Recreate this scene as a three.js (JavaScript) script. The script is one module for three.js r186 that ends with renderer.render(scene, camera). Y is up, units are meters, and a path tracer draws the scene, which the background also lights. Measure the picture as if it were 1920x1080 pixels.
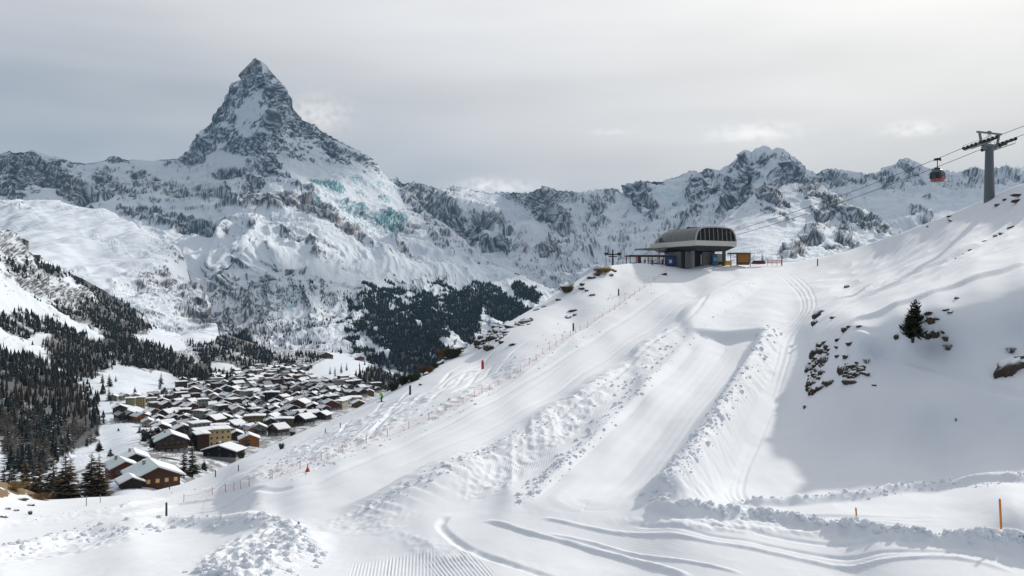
import * as THREE from 'three';
import { mergeGeometries } from 'three/addons/utils/BufferGeometryUtils.js';

// ------------------------------------------------------------------ camera, sky, sun, exposure
const EYE = 120;                                   // the camera stands 120 m above the valley floor
const FL = 1662;                                   // focal length in pixels of the 1920 wide photograph
const scene = new THREE.Scene();
const camera = new THREE.PerspectiveCamera(2 * Math.atan(540 / FL) * 180 / Math.PI, 16 / 9, 0.5, 40000);
camera.position.set(0, EYE, 0);
camera.lookAt(0, EYE, -100);
const renderer = new THREE.WebGLRenderer({ antialias: true });
renderer.setSize(1024, 576);
renderer.toneMapping = THREE.LinearToneMapping;
renderer.toneMappingExposure = 0.93;
renderer.shadowMap.enabled = true;

const SUN_AZ = 42 * Math.PI / 180, SUN_EL = 28 * Math.PI / 180;
const SUN = new THREE.Vector3(Math.sin(SUN_AZ) * Math.cos(SUN_EL), Math.sin(SUN_EL), -Math.cos(SUN_AZ) * Math.cos(SUN_EL));
const sun = new THREE.DirectionalLight(new THREE.Color(1.0, 0.94, 0.84), 4.0);
sun.position.copy(SUN).multiplyScalar(400).add(new THREE.Vector3(0, EYE, -120));
sun.target.position.set(0, EYE, -120);
sun.castShadow = true; sun.shadow.radius = 3.5;
Object.assign(sun.shadow.camera, { left: -300, right: 300, top: 300, bottom: -300, near: 1, far: 900 });
sun.shadow.mapSize.set(4096, 4096);
scene.add(sun, sun.target);

// ------------------------------------------------------------------ random numbers and noise
function rng(seed) { let s = seed >>> 0; return () => { s = (s + 0x6D2B79F5) >>> 0; let t = s; t = Math.imul(t ^ (t >>> 15), t | 1); t ^= t + Math.imul(t ^ (t >>> 7), t | 61); return ((t ^ (t >>> 14)) >>> 0) / 4294967296; }; }
const PERM = new Uint8Array(512); { const r = rng(7), p = [...Array(256).keys()]; for (let i = 255; i > 0; i--) { const j = Math.floor(r() * (i + 1)); [p[i], p[j]] = [p[j], p[i]]; } for (let i = 0; i < 512; i++) PERM[i] = p[i & 255]; }
const GR = new Float32Array([1,1,0,-1,1,0,1,-1,0,-1,-1,0,1,0,1,-1,0,1,1,0,-1,-1,0,-1,0,1,1,0,-1,1,0,1,-1,0,-1,-1,1,1,0,0,-1,1,-1,1,0,0,-1,-1]);
function noise(x, y, z) {                           // gradient noise, about -1 to 1
  const X = Math.floor(x), Y = Math.floor(y), Z = Math.floor(z); x -= X; y -= Y; z -= Z;
  const u = x * x * x * (x * (x * 6 - 15) + 10), v = y * y * y * (y * (y * 6 - 15) + 10), w = z * z * z * (z * (z * 6 - 15) + 10);
  const xi = X & 255, yi = Y & 255, zi = Z & 255;
  const A = PERM[xi] + yi, AA = PERM[A] + zi, AB = PERM[A + 1] + zi, B = PERM[xi + 1] + yi, BA = PERM[B] + zi, BB = PERM[B + 1] + zi;
  const g = (h, a, b, c) => { h = (h & 15) * 3; return GR[h] * a + GR[h + 1] * b + GR[h + 2] * c; };
  const a0 = g(PERM[AA], x, y, z), a1 = g(PERM[BA], x - 1, y, z), a2 = g(PERM[AB], x, y - 1, z), a3 = g(PERM[BB], x - 1, y - 1, z);
  const b0 = g(PERM[AA + 1], x, y, z - 1), b1 = g(PERM[BA + 1], x - 1, y, z - 1), b2 = g(PERM[AB + 1], x, y - 1, z - 1), b3 = g(PERM[BB + 1], x - 1, y - 1, z - 1);
  const p = a0 + u * (a1 - a0), q = a2 + u * (a3 - a2), r = b0 + u * (b1 - b0), s = b2 + u * (b3 - b2);
  const m = p + v * (q - p), n = r + v * (s - r); return m + w * (n - m);
}
function fbm(x, y, z, oct, gain = 0.5) { let a = 1, s = 0; for (let i = 0; i < oct; i++) { s += a * noise(x, y, z); x = x * 2.03 + 17.1; y = y * 2.03 + 5.3; z = z * 2.03 + 9.7; a *= gain; } return s; }
function ridged(x, y, z, oct, gain = 0.5) { let a = 1, s = 0, w = 1; for (let i = 0; i < oct; i++) { let n = 1 - Math.abs(noise(x, y, z)) * 1.6; n *= n; s += a * n * w; w = Math.min(1, Math.max(0, n * 1.4)); x = x * 2.07 + 11.3; y = y * 2.07 + 3.1; z = z * 2.07 + 7.9; a *= gain; } return s; }
const clamp = (x, a = 0, b = 1) => x < a ? a : x > b ? b : x;
const sstep = (a, b, x) => { const t = clamp((x - a) / (b - a)); return t * t * (3 - 2 * t); };
const mix = (a, b, t) => a + (b - a) * t;

// ------------------------------------------------------------------ the sky: thin overcast, brighter round the veiled sun
{
  const W = 4096, H = 2048, data = new Float32Array(W * H * 4);
  // each cloud puff: azimuth and elevation in degrees, half sizes, strength
  const az = (px) => Math.atan2(px - 960, FL), el = (px, py) => Math.atan2(540 - py, Math.hypot(FL, px - 960));
  const puffs = [[935, 352, 75, 15, .26], [1412, 250, 75, 17, .2], [1712, 243, 46, 13, .2], [595, 214, 55, 32, .2], [1145, 248, 34, 5, .12], [905, 345, 30, 10, .15]].map(([x, y, a, b, s]) => [az(x), el(x, y), a / FL, b / FL, s]);
  for (let row = 0; row < H; row++) {
    const up = ((row + 0.5) / H - 0.5) * Math.PI, y = Math.sin(up), c = Math.cos(up);
    for (let col = 0; col < W; col++) {
      const k = (row * W + col) * 4; data[k + 3] = 1;
      const round = ((col + 0.5) / W - 0.5) * 2 * Math.PI, x = Math.cos(round) * c, z = Math.sin(round) * c;
      if (y < -0.02) { data[k] = .5; data[k + 1] = .53; data[k + 2] = .58; continue; }
      const cs = x * SUN.x + y * SUN.y + z * SUN.z, glow = Math.pow(Math.max(0, cs * 0.5 + 0.5), 5);
      const yy = Math.max(0, y), q = 1 / (yy + 0.22);
      const band = fbm(x * q * 0.8, yy * 5, z * q * 0.8, 4), bar = fbm(x * 2.2 + 4, yy * 16, z * 2.2, 4);
      let v = 0.27 + 0.71 * Math.pow(clamp(cs * 0.5 + 0.5), 1.4) + 0.31 * sstep(0.05, 0.32, yy) - 0.16 + 0.13 * glow + 0.11 * band + 0.075 * bar;
      const a = Math.atan2(x, -z);
      let t = 0;
      for (const [pa, pe, sa, se, s] of puffs) { const dx = (a - pa) / sa, dy = (up - pe) / se; const d2 = dx * dx + dy * dy; if (d2 < 5) { const n = 0.5 + 0.9 * fbm(a * 110, up * 150, 3 + pa * 9, 4) + 0.25; t += s * Math.exp(-d2 * 1.1) * clamp(n) * 1.6 * (dy < -0.9 ? 0.6 : 1); } }
      v += t; v *= 0.89;
      const warm = sstep(0.35, 1, glow) * 0.5 + 0.12 * (v - 0.6), cool = sstep(0.82, 0.45, v) * 0.14;
      data[k] = v * (1 + 0.06 * warm - cool); data[k + 1] = v * (1.0 + 0.012 * warm - cool * 0.35); data[k + 2] = v * (1.02 - 0.11 * warm + cool * 0.42);
    }
  }
  const sky = new THREE.DataTexture(data, W, H, THREE.RGBAFormat, THREE.FloatType);
  sky.mapping = THREE.EquirectangularReflectionMapping; sky.magFilter = sky.minFilter = THREE.LinearFilter; sky.colorSpace = THREE.LinearSRGBColorSpace; sky.needsUpdate = true;
  scene.background = sky; scene.environment = sky;
}
scene.fog = new THREE.FogExp2(new THREE.Color(0.3, 0.64, 1.0), 0.000019);

// ------------------------------------------------------------------ surveying: a bearing and depth become a point; surfaces from measured points
const at = (px, py, d) => new THREE.Vector3((px - 960) / FL * d, EYE - (py - 540) / FL * d, -d);
function lerpLine(line, x) {                        // y of a polyline at x
  if (x <= line[0][0]) return line[0][1];
  for (let i = 1; i < line.length; i++) if (x <= line[i][0]) { const [a, b] = [line[i - 1], line[i]]; return mix(a[1], b[1], (x - a[0]) / (b[0] - a[0] || 1)); }
  return line[line.length - 1][1];
}
function thinPlate(ctrl, smooth = 0) {              // smooth surface of 1/depth through measured points (planes stay planes)
  const n = ctrl.length, m = n + 3, A = [];
  const U = (r2) => r2 > 0 ? r2 * Math.log(r2) : 0, S = 1 / 500;
  const X = Float64Array.from(ctrl, (c) => c[0] * S), Y = Float64Array.from(ctrl, (c) => c[1] * S);
  for (let i = 0; i < n; i++) { const r = new Float64Array(m + 1); for (let j = 0; j < n; j++) r[j] = U((X[i] - X[j]) ** 2 + (Y[i] - Y[j]) ** 2) + (i === j ? smooth : 0); r[n] = 1; r[n + 1] = X[i]; r[n + 2] = Y[i]; r[m] = 1000 / ctrl[i][2]; A.push(r); }
  for (let k = 0; k < 3; k++) { const r = new Float64Array(m + 1); for (let j = 0; j < n; j++) r[j] = k === 0 ? 1 : k === 1 ? X[j] : Y[j]; A.push(r); }
  for (let i = 0; i < m; i++) { let p = i; for (let j = i + 1; j < m; j++) if (Math.abs(A[j][i]) > Math.abs(A[p][i])) p = j; [A[i], A[p]] = [A[p], A[i]]; for (let j = i + 1; j < m; j++) { const f = A[j][i] / A[i][i]; if (f) for (let k = i; k <= m; k++) A[j][k] -= f * A[i][k]; } }
  const c = new Float64Array(m); for (let i = m - 1; i >= 0; i--) { let s = A[i][m]; for (let k = i + 1; k < m; k++) s -= A[i][k] * c[k]; c[i] = s / A[i][i]; }
  return (px, py) => { const x = px * S, y = py * S; let s = c[n] + c[n + 1] * x + c[n + 2] * y; for (let j = 0; j < n; j++) { const dx = x - X[j], dy = y - Y[j], r2 = dx * dx + dy * dy; if (r2 > 0) s += c[j] * r2 * Math.log(r2); } return 1000 / Math.max(s, 1e-3 * 25); };
}
function segDist(px, py, L) {                       // distance to a polyline and how far along it (0 to 1)
  let best = 1e9, where = 0, side = 0;
  for (let i = 1; i < L.length; i++) { const [ax, ay] = L[i - 1], [bx, by] = L[i], dx = bx - ax, dy = by - ay; const t = clamp(((px - ax) * dx + (py - ay) * dy) / (dx * dx + dy * dy)); const ex = px - ax - dx * t, ey = py - ay - dy * t, d = ex * ex + ey * ey; if (d < best) { best = d; where = (i - 1 + t) / (L.length - 1); side = dx * (py - ay) - dy * (px - ax); } }
  return [Math.sqrt(best), where, side];
}
function blobField(list) {                          // patches of rock, ice, earth seen on the slopes: centre, half axes, turn, strength
  const B = list.map(([x, y, a, b, turn = 0, s = 1]) => { const t = turn * Math.PI / 180; return [x, y, a, b, Math.cos(t), Math.sin(t), s, Math.max(a, b) * 1.3]; });
  return (px, py) => { let v = 0; for (const [x, y, a, b, c, s, k, r] of B) { const dx = px - x, dy = py - y; if (dx > r || dx < -r || dy > r || dy < -r) continue; const u = (dx * c + dy * s) / a, w = (-dx * s + dy * c) / b, q = u * u + w * w; if (q < 1.6) { const f = k * sstep(1.6, 0.35, q); if (Math.abs(f) > Math.abs(v)) v = f; } } return v; };
}
const whiteVC = new THREE.MeshStandardMaterial({ vertexColors: true, roughness: 0.92, metalness: 0 });

/* A piece of terrain. skyline: its upper edge; depth(px, py): the surveyed surface; relief(P, N, px, py): metres to push out along the
   normal; tint(P, N, px, py, out): surface colour. Behind the upper edge the ground falls away out of sight. */
function terrain(name, o) {
  const nx = Math.ceil((o.x1 - o.x0) / o.sx) + 1, ny = o.rows + 1, back = o.back ?? [[0.03, 0.05], [0.12, 0.2], [0.4, 0.35]], nb = back.length, rowsAll = ny + nb;
  const pos = new Float32Array(nx * rowsAll * 3), scr = new Float32Array(nx * rowsAll * 2);
  const V = (i, j) => (j * nx + i) * 3;
  for (let i = 0; i < nx; i++) {
    const px = o.x0 + i * o.sx, top = lerpLine(o.skyline, px) - (o.jag ?? 0) * (1.5 * Math.abs(noise(px / 11, 3, 1)) + Math.abs(noise(px / 4.3, 7, 2)) - 0.45); let soft = 0; for (let k = -12; k <= 12; k++) soft += lerpLine(o.skyline, px + k * 4) / 25; const bot = typeof o.bottom === 'number' ? Math.max(o.bottom, top + 20) : lerpLine(o.bottom, px);
    for (let j = 0; j < ny; j++) {
      const t = j / (ny - 1), py = mix(soft, bot, t) + (top - soft) * Math.pow(1 - t, 14), d = o.depth(px, py), k = V(i, nb + j);
      pos[k] = (px - 960) / FL * d; pos[k + 1] = EYE - (py - 540) / FL * d; pos[k + 2] = -d; scr[k / 3 * 2] = px; scr[k / 3 * 2 + 1] = py;
    }
    const d0 = o.depth(px, top);
    back.forEach(([a, b], n) => { const d = d0 * (1 + a), k = V(i, nb - 1 - n); pos[k] = (px - 960) / FL * d; pos[k + 1] = EYE - (top - 540) / FL * d - b * d0; pos[k + 2] = -d; scr[k / 3 * 2] = px; scr[k / 3 * 2 + 1] = top; });
  }
  const grid = (P) => { const N = new Float32Array(P.length); for (let j = 0; j < rowsAll; j++) for (let i = 0; i < nx; i++) { const a = V(Math.max(i - 1, 0), j), b = V(Math.min(i + 1, nx - 1), j), c = V(i, Math.max(j - 1, 0)), e = V(i, Math.min(j + 1, rowsAll - 1)); const ux = P[b] - P[a], uy = P[b + 1] - P[a + 1], uz = P[b + 2] - P[a + 2], vx = P[e] - P[c], vy = P[e + 1] - P[c + 1], vz = P[e + 2] - P[c + 2]; let x = vy * uz - vz * uy, y = vz * ux - vx * uz, z = vx * uy - vy * ux; const l = Math.hypot(x, y, z) || 1, k = V(i, j); N[k] = x / l; N[k + 1] = y / l; N[k + 2] = z / l; } return N; };
  const N0 = grid(pos), out = pos.slice(), P = new THREE.Vector3(), N = new THREE.Vector3(), extra = new Float32Array(nx * rowsAll);
  for (let k = 0; k < nx * rowsAll; k++) {
    P.fromArray(pos, k * 3); N.fromArray(N0, k * 3);
    const h = o.relief(P, N, scr[k * 2], scr[k * 2 + 1]); extra[k] = h;
    if (o.upright) out[k * 3 + 1] += h; else { out[k * 3] += N.x * h; out[k * 3 + 1] += N.y * h; out[k * 3 + 2] += N.z * h; }
  }
  const N1 = grid(out), col = new Float32Array(nx * rowsAll * 3), c = [0, 0, 0];
  for (let k = 0; k < nx * rowsAll; k++) { P.fromArray(out, k * 3); N.fromArray(N1, k * 3); o.tint(P, N, scr[k * 2], scr[k * 2 + 1], c, extra[k]); col[k * 3] = c[0]; col[k * 3 + 1] = c[1]; col[k * 3 + 2] = c[2]; }
  const idx = new Uint32Array((nx - 1) * (rowsAll - 1) * 6); let q = 0;
  for (let j = 0; j < rowsAll - 1; j++) for (let i = 0; i < nx - 1; i++) { const a = j * nx + i, b = a + 1, d = a + nx, e = d + 1; idx[q++] = a; idx[q++] = d; idx[q++] = b; idx[q++] = b; idx[q++] = d; idx[q++] = e; }
  const g = new THREE.BufferGeometry();
  g.setAttribute('position', new THREE.BufferAttribute(out, 3)); g.setAttribute('normal', new THREE.BufferAttribute(N1, 3)); g.setAttribute('color', new THREE.BufferAttribute(col, 3));
  if (o.uv) { const uv = new Float32Array(nx * rowsAll * 2); for (let k = 0; k < nx * rowsAll; k++) { uv[k * 2] = out[k * 3] / o.uv; uv[k * 2 + 1] = out[k * 3 + 2] / o.uv; } g.setAttribute('uv', new THREE.BufferAttribute(uv, 2)); }
  g.setIndex(new THREE.BufferAttribute(idx, 1));
  const m = new THREE.Mesh(g, o.material ?? whiteVC); m.name = name; m.castShadow = m.receiveShadow = true; m.userData.kind = 'structure'; m.userData.label = o.label; m.userData.category = o.category ?? 'terrain';
  scene.add(m); return m;
}
const SNOW = [0.59, 0.64, 0.71];
function setC(c, r, g, b) { c[0] = r; c[1] = g; c[2] = b; }
function mixC(c, r, g, b, t) { c[0] += (r - c[0]) * t; c[1] += (g - c[1]) * t; c[2] += (b - c[2]) * t; }
/* rock showing through snow: the steeper and rockier the place, the more bare rock */
function rockSnow(P, N, c, m, scale, brown = 0, dark = 1) {
  const n = fbm(P.x * scale, P.y * scale * 1.6, P.z * scale, 4, 0.6), n2 = noise(P.x * scale * 7, P.y * scale * 9, P.z * scale * 7), n3 = noise(P.x * scale * 17, P.y * scale * 17, P.z * scale * 17);
  const ledge = noise(P.x * scale * 2.4 + 3, (P.y + 0.4 * P.x) * scale * 9, P.z * scale * 2.4), rib = noise((P.x + P.z * 0.5) * scale * 8, P.y * scale * 1.5, P.z * scale * 3);
  const r = m * 1.3 + (0.70 - N.y) * 1.75 + n * 0.5 + n2 * 0.24 + n3 * 0.1 - 0.5, t = sstep(-0.06, 0.14, r) * (1 - 0.75 * sstep(0.12, 0.3, ledge + 0.3 * n3)) * (1 - 0.3 * sstep(0.2, 0.4, rib + 0.4 * n2));
  const v = 1 + 0.4 * noise(P.x * scale * 2.2 + 9, P.y * scale * 9, P.z * scale * 2.2);
  setC(c, SNOW[0], SNOW[1], SNOW[2]);
  mixC(c, mix(0.06, 0.105, brown) * v * dark, mix(0.067, 0.083, brown) * v * dark, mix(0.08, 0.08, brown) * v * dark, t);
  return t;
}

// ------------------------------------------------------------------ the high pyramid peak and the slopes below it
const horn = (() => {
  const skyline = [[-160, 300], [-60, 280], [0, 288], [20, 282], [25, 285], [50, 285], [60, 280], [75, 288], [90, 292], [120, 298], [135, 303], [160, 306], [190, 302], [204, 296], [213, 291], [226, 296], [240, 300], [262, 299], [285, 302], [300, 299], [315, 298], [330, 297], [345, 290], [358, 279], [362, 264], [375, 246], [386, 239], [401, 226], [405, 214], [420, 195], [426, 180], [433, 171], [434, 157], [449, 150], [456, 148], [457, 138], [462, 125], [470, 117], [478, 110], [487, 113], [500, 122], [512, 137], [522, 149], [533, 160], [541, 176], [550, 190], [551, 204], [559, 214], [568, 225], [580, 231], [592, 233], [605, 246], [622, 256], [650, 270], [676, 284], [700, 300], [716, 316], [732, 338], [755, 358], [782, 378], [802, 397], [830, 416], [846, 428], [865, 443], [890, 467], [920, 492], [960, 508], [1000, 525], [1045, 545], [1070, 556], [1120, 580]];
  const depth0 = thinPlate([[478, 110, 8200], [456, 148, 8250], [401, 226, 8450], [358, 280, 8600], [300, 300, 8700], [213, 291, 8300], [120, 298, 7900], [0, 288, 7400], [-150, 290, 7000],
    [550, 195, 8450], [605, 246, 8700], [676, 284, 8900], [732, 338, 9000], [802, 397, 8300], [865, 443, 7300], [920, 492, 5700], [1000, 525, 4500], [1060, 552, 3900],
    [507, 160, 8080], [508, 205, 7880], [514, 228, 7780], [505, 275, 7500], [508, 298, 7350], [475, 330, 7050], [520, 340, 6900], [570, 365, 6750],
    [440, 200, 8230], [420, 260, 8150], [380, 285, 8250], [430, 290, 7900], [340, 320, 7900], [420, 325, 7400], [270, 340, 7700], [150, 340, 7500], [60, 350, 6900],
    [560, 240, 8250], [600, 290, 8250], [640, 310, 8250], [690, 330, 8350], [560, 310, 7650], [640, 345, 7500], [720, 370, 7600], [790, 420, 7200],
    [600, 350, 7250], [680, 400, 6700], [740, 425, 6500], [800, 460, 6000], [860, 480, 5700],
    [400, 360, 6700], [480, 370, 6450], [560, 385, 6350], [620, 405, 6150], [690, 445, 5800], [300, 370, 6700], [200, 380, 6300], [310, 415, 6000], [390, 430, 5700],
    [470, 412, 5750], [470, 440, 5350], [560, 430, 5500], [640, 470, 5100], [720, 490, 4950], [800, 510, 4700], [380, 480, 5000], [460, 490, 4700], [540, 520, 4350], [400, 540, 4300], [470, 580, 3800], [560, 570, 3850], [650, 560, 3900], [740, 550, 4100], [850, 540, 4300], [930, 545, 4150], [1010, 560, 3600],
    [420, 620, 3200], [520, 640, 2900], [600, 640, 2800], [680, 650, 2700], [760, 640, 2750], [850, 610, 3000], [940, 590, 3300], [600, 700, 2200], [720, 720, 2150], [820, 700, 2250], [900, 660, 2600], [1000, 620, 3000], [200, 450, 5200], [200, 600, 3800], [0, 400, 6200]], 0.0002);
  // ribs standing out of the slopes: line, half width, metres proud
  const ribs = [[[[495, 140], [510, 158], [506, 180], [509, 206], [515, 228], [508, 252], [503, 276], [508, 298], [488, 312], [470, 330], [450, 350]], 22, 130], [[[515, 228], [530, 262], [545, 290], [572, 322]], 15, 70],
    [[[592, 234], [612, 262], [646, 298]], 12, 90], [[[508, 298], [530, 315], [570, 345], [615, 388]], 18, 90], [[[433, 160], [425, 190], [402, 224]], 9, 60],
    [[[475, 372], [530, 372], [575, 386], [622, 402], [660, 428], [700, 452]], 13, 90], [[[470, 410], [455, 440], [430, 470], [400, 500]], 26, 130], [[[470, 410], [500, 450], [530, 500]], 30, 90],
    [[[60, 282], [90, 310], [130, 340], [175, 372]], 16, 110], [[[20, 285], [40, 320], [60, 350]], 14, 80], [[[213, 292], [240, 310], [280, 335]], 14, 80], [[[188, 322], [205, 345], [215, 370]], 12, 80],
    [[[755, 358], [800, 400], [860, 445], [905, 480]], 16, 110], [[[700, 520], [690, 560], [700, 620], [740, 700]], 26, 60], [[[790, 520], [800, 570], [830, 640]], 24, 60], [[[880, 520], [900, 560], [930, 600]], 20, 60], [[[600, 520], [590, 560], [600, 620]], 26, 60], [[[440, 520], [445, 560], [430, 600]], 22, 60], [[[520, 530], [515, 580], [540, 630]], 20, 50]];
  const bb = ribs.map(([L, w]) => [Math.min(...L.map((p) => p[0])) - w, Math.max(...L.map((p) => p[0])) + w, Math.min(...L.map((p) => p[1])) - w, Math.max(...L.map((p) => p[1])) + w]);
  const ribAt = (px, py) => { let v = 0; ribs.forEach(([L, w, h], n) => { const b = bb[n]; if (px < b[0] || px > b[1] || py < b[2] || py > b[3]) return; const [d] = segDist(px, py, L); if (d < w) { const s = 1 - d / w; v += h * s; } }); return v; };
  const depth = (px, py) => { const a = 7 * noise(px / 17, py / 17, 1), b = 7 * noise(px / 17, py / 17, 5); return depth0(px, py) - ribAt(px + a, py + b) * 1.3 * edge(px, py); };
  const edge = (px, py) => sstep(0, 14, py - lerpLine(skyline, px));
  const rocky = blobField([[470, 132, 22, 26, 0, .62], [495, 150, 20, 16, 30, .35], [415, 205, 9, 30, 32, .62], [437, 168, 10, 12, 0, .5], [512, 190, 12, 60, -5, .36], [535, 205, 22, 55, -18, .26], [575, 245, 16, 30, -40, .36], [620, 270, 14, 42, -42, .4], [640, 295, 22, 16, 25, .3], [370, 280, 40, 22, -25, .3], [450, 260, 40, 30, 0, .1], [470, 290, 50, 18, 10, .22], [340, 298, 35, 10, -10, .45], [500, 310, 30, 26, 0, .34], [420, 322, 30, 7, -5, .5], [548, 345, 60, 20, 38, .2], [470, 345, 30, 16, -30, .34], [505, 378, 45, 14, 5, .5], [585, 393, 42, 12, 18, .5], [655, 428, 42, 9, 30, .42], [445, 375, 40, 12, 5, .36], [400, 365, 55, 14, 5, .3], [310, 355, 70, 14, 12, .3], [335, 412, 100, 15, 12, .5], [270, 402, 50, 11, 10, .5],
    [55, 310, 70, 32, 25, .5], [130, 350, 60, 24, 32, .5], [20, 340, 40, 30, 10, .4], [200, 345, 28, 26, 30, .42], [240, 360, 40, 14, 10, .3], [215, 300, 40, 7, 15, .4], [265, 328, 24, 8, 15, .3], [110, 300, 40, 8, 10, .3],
    [790, 395, 80, 12, 42, .34], [850, 440, 60, 14, 42, .3], [890, 470, 40, 10, 42, .26], [760, 425, 32, 9, 15, .3], [820, 450, 40, 10, 45, .25], [690, 305, 60, 7, 38, .25], [690, 400, 60, 14, 30, .1],
    [545, 440, 22, 6, 20, .36], [575, 455, 26, 6, 22, .34], [620, 462, 26, 6, 22, .3], [600, 480, 60, 9, 20, .2], [760, 465, 40, 7, 28, .25], [700, 455, 50, 7, 28, .18],
    [300, 545, 60, 40, 30, .1], [430, 545, 50, 30, 0, .28], [510, 555, 60, 30, 0, .2], [470, 600, 70, 40, 0, .3], [420, 600, 40, 30, 0, .35], [620, 560, 60, 36, 0, .2], [560, 510, 22, 14, 0, .3], [690, 580, 60, 40, 0, .2], [560, 620, 60, 36, 0, .2], [470, 418, 8, 9, 0, .4], [860, 560, 120, 40, 25, .12], [640, 345, 120, 26, 15, -.4], [430, 300, 40, 14, 0, -.25], [468, 215, 26, 44, 15, -.34], [540, 250, 14, 40, -30, -.12], [440, 330, 120, 8, 0, -.1], [620, 510, 200, 16, 15, -.3], [380, 480, 50, 40, 30, -.25], [640, 440, 60, 14, 28, -.1]]);
  const ice = blobField([[612, 346, 36, 7, 14, 1], [632, 356, 16, 5, 30, .9], [678, 360, 14, 5, 20, .5], [720, 372, 14, 6, 30, .6], [590, 376, 18, 9, 35, .55], [665, 392, 34, 14, 15, .5], [730, 410, 30, 14, 10, .9], [745, 420, 20, 8, -20, .8], [700, 428, 50, 5, 12, .45], [690, 345, 50, 8, 14, .35], [535, 565, 40, 20, 0, .3], [870, 430, 20, 8, 40, .3]]);
  const brown = blobField([[505, 378, 50, 18, 5, 1], [585, 393, 48, 15, 18, 1], [655, 428, 50, 12, 30, 1], [468, 130, 16, 16, 0, .6], [330, 370, 60, 14, 10, .4], [100, 340, 60, 20, 20, .3], [620, 560, 80, 40, 0, .4], [740, 570, 100, 50, 0, .4]]);
  const wood0 = blobField([[720, 600, 60, 60, 0, 1], [770, 620, 90, 60, 20, 1.1], [850, 590, 80, 50, 20, 1.1], [930, 565, 80, 30, 25, 1.1], [990, 555, 40, 22, 20, 1], [760, 540, 50, 20, 40, .7], [870, 535, 60, 18, 15, .8], [660, 620, 50, 60, 0, .6], [640, 560, 30, 26, 0, .3], [700, 545, 26, 16, 30, .7], [800, 680, 80, 40, 0, 1.1], [700, 660, 30, 40, 0, .7], [455, 650, 50, 16, 22, 1.1], [610, 590, 26, 60, 0, .35]]);
  const woods = (px, py) => { const w = wood0(px, py); return w <= 0 ? w : w + 0.75 * noise((px * 0.62 - py * 0.78) / 20, (px * 0.78 + py * 0.62) / 75, 4) + 0.35 * noise((px * 0.62 - py * 0.78) / 8, (px * 0.78 + py * 0.62) / 30, 9) - 0.22; };
  const relief = (P, N, px, py) => {
    const m = clamp(rocky(px, py) * 1.6 + 0.28, 0.05, 1), lo = sstep(420, 620, py);
    const s = 1 / mix(520, 300, lo), f = ridged(P.x * s, P.y * s * 0.5, P.z * s, 5, 0.52) - 0.9, g = ridged(P.x * s * 3.1 + 7, P.y * s * 3.5, P.z * s * 3.1, 4, 0.55) - 0.9;
    const wide = fbm(P.x / 900, P.y / 900, P.z / 900, 2) * 40;
    const ic = Math.max(0, ice(px, py)), sera = ic > 0.1 ? ic * (ridged(P.x / 70, P.y / 34, P.z / 70, 4, 0.6) - 0.8) * 34 : 0;
    return (wide + sera + (f * 78 + g * 36) * mix(0.22, 1, m) * mix(1, 0.5, lo)) * mix(0.22, 1, edge(px, py));
  };
  const tint = (P, N, px, py, c) => {
    const r = rocky(px, py), t = rockSnow(P, N, c, 0.17 + r * 1.25 + 0.12 * sstep(520, 600, py) - 0.16 * sstep(340, 260, py), 1 / 105, brown(px, py), 1);
    const i = ice(px, py); if (i > 0) { const k = sstep(0.2, 0.75, i + 0.6 * fbm(P.x / 60, P.y / 40, P.z / 60, 3)); mixC(c, 0.17, 0.40, 0.44, k * (1 - 0.6 * t) * clamp(.75 + 1.2 * fbm(P.x / 35, P.y / 22, P.z / 35, 3))); }
    const w = woods(px, py); if (w > 0) mixC(c, 0.012, 0.018, 0.022, sstep(0.5, 0.8, w + 0.3 * fbm(P.x / 110, P.y / 110, P.z / 110, 3)) * 0.93);
  };
  const mesh = terrain('mountain', { x0: -80, x1: 1100, sx: 1.7, rows: 345, jag: 2, skyline, bottom: [[-160, 560], [300, 640], [420, 700], [600, 740], [800, 760], [1120, 640]], depth, relief, tint, label: 'pyramid-shaped snowy rock peak with blue glacier ice and wooded lower slopes', category: 'mountain' });
  return { mesh, depth, relief, woods };
})();

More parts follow.
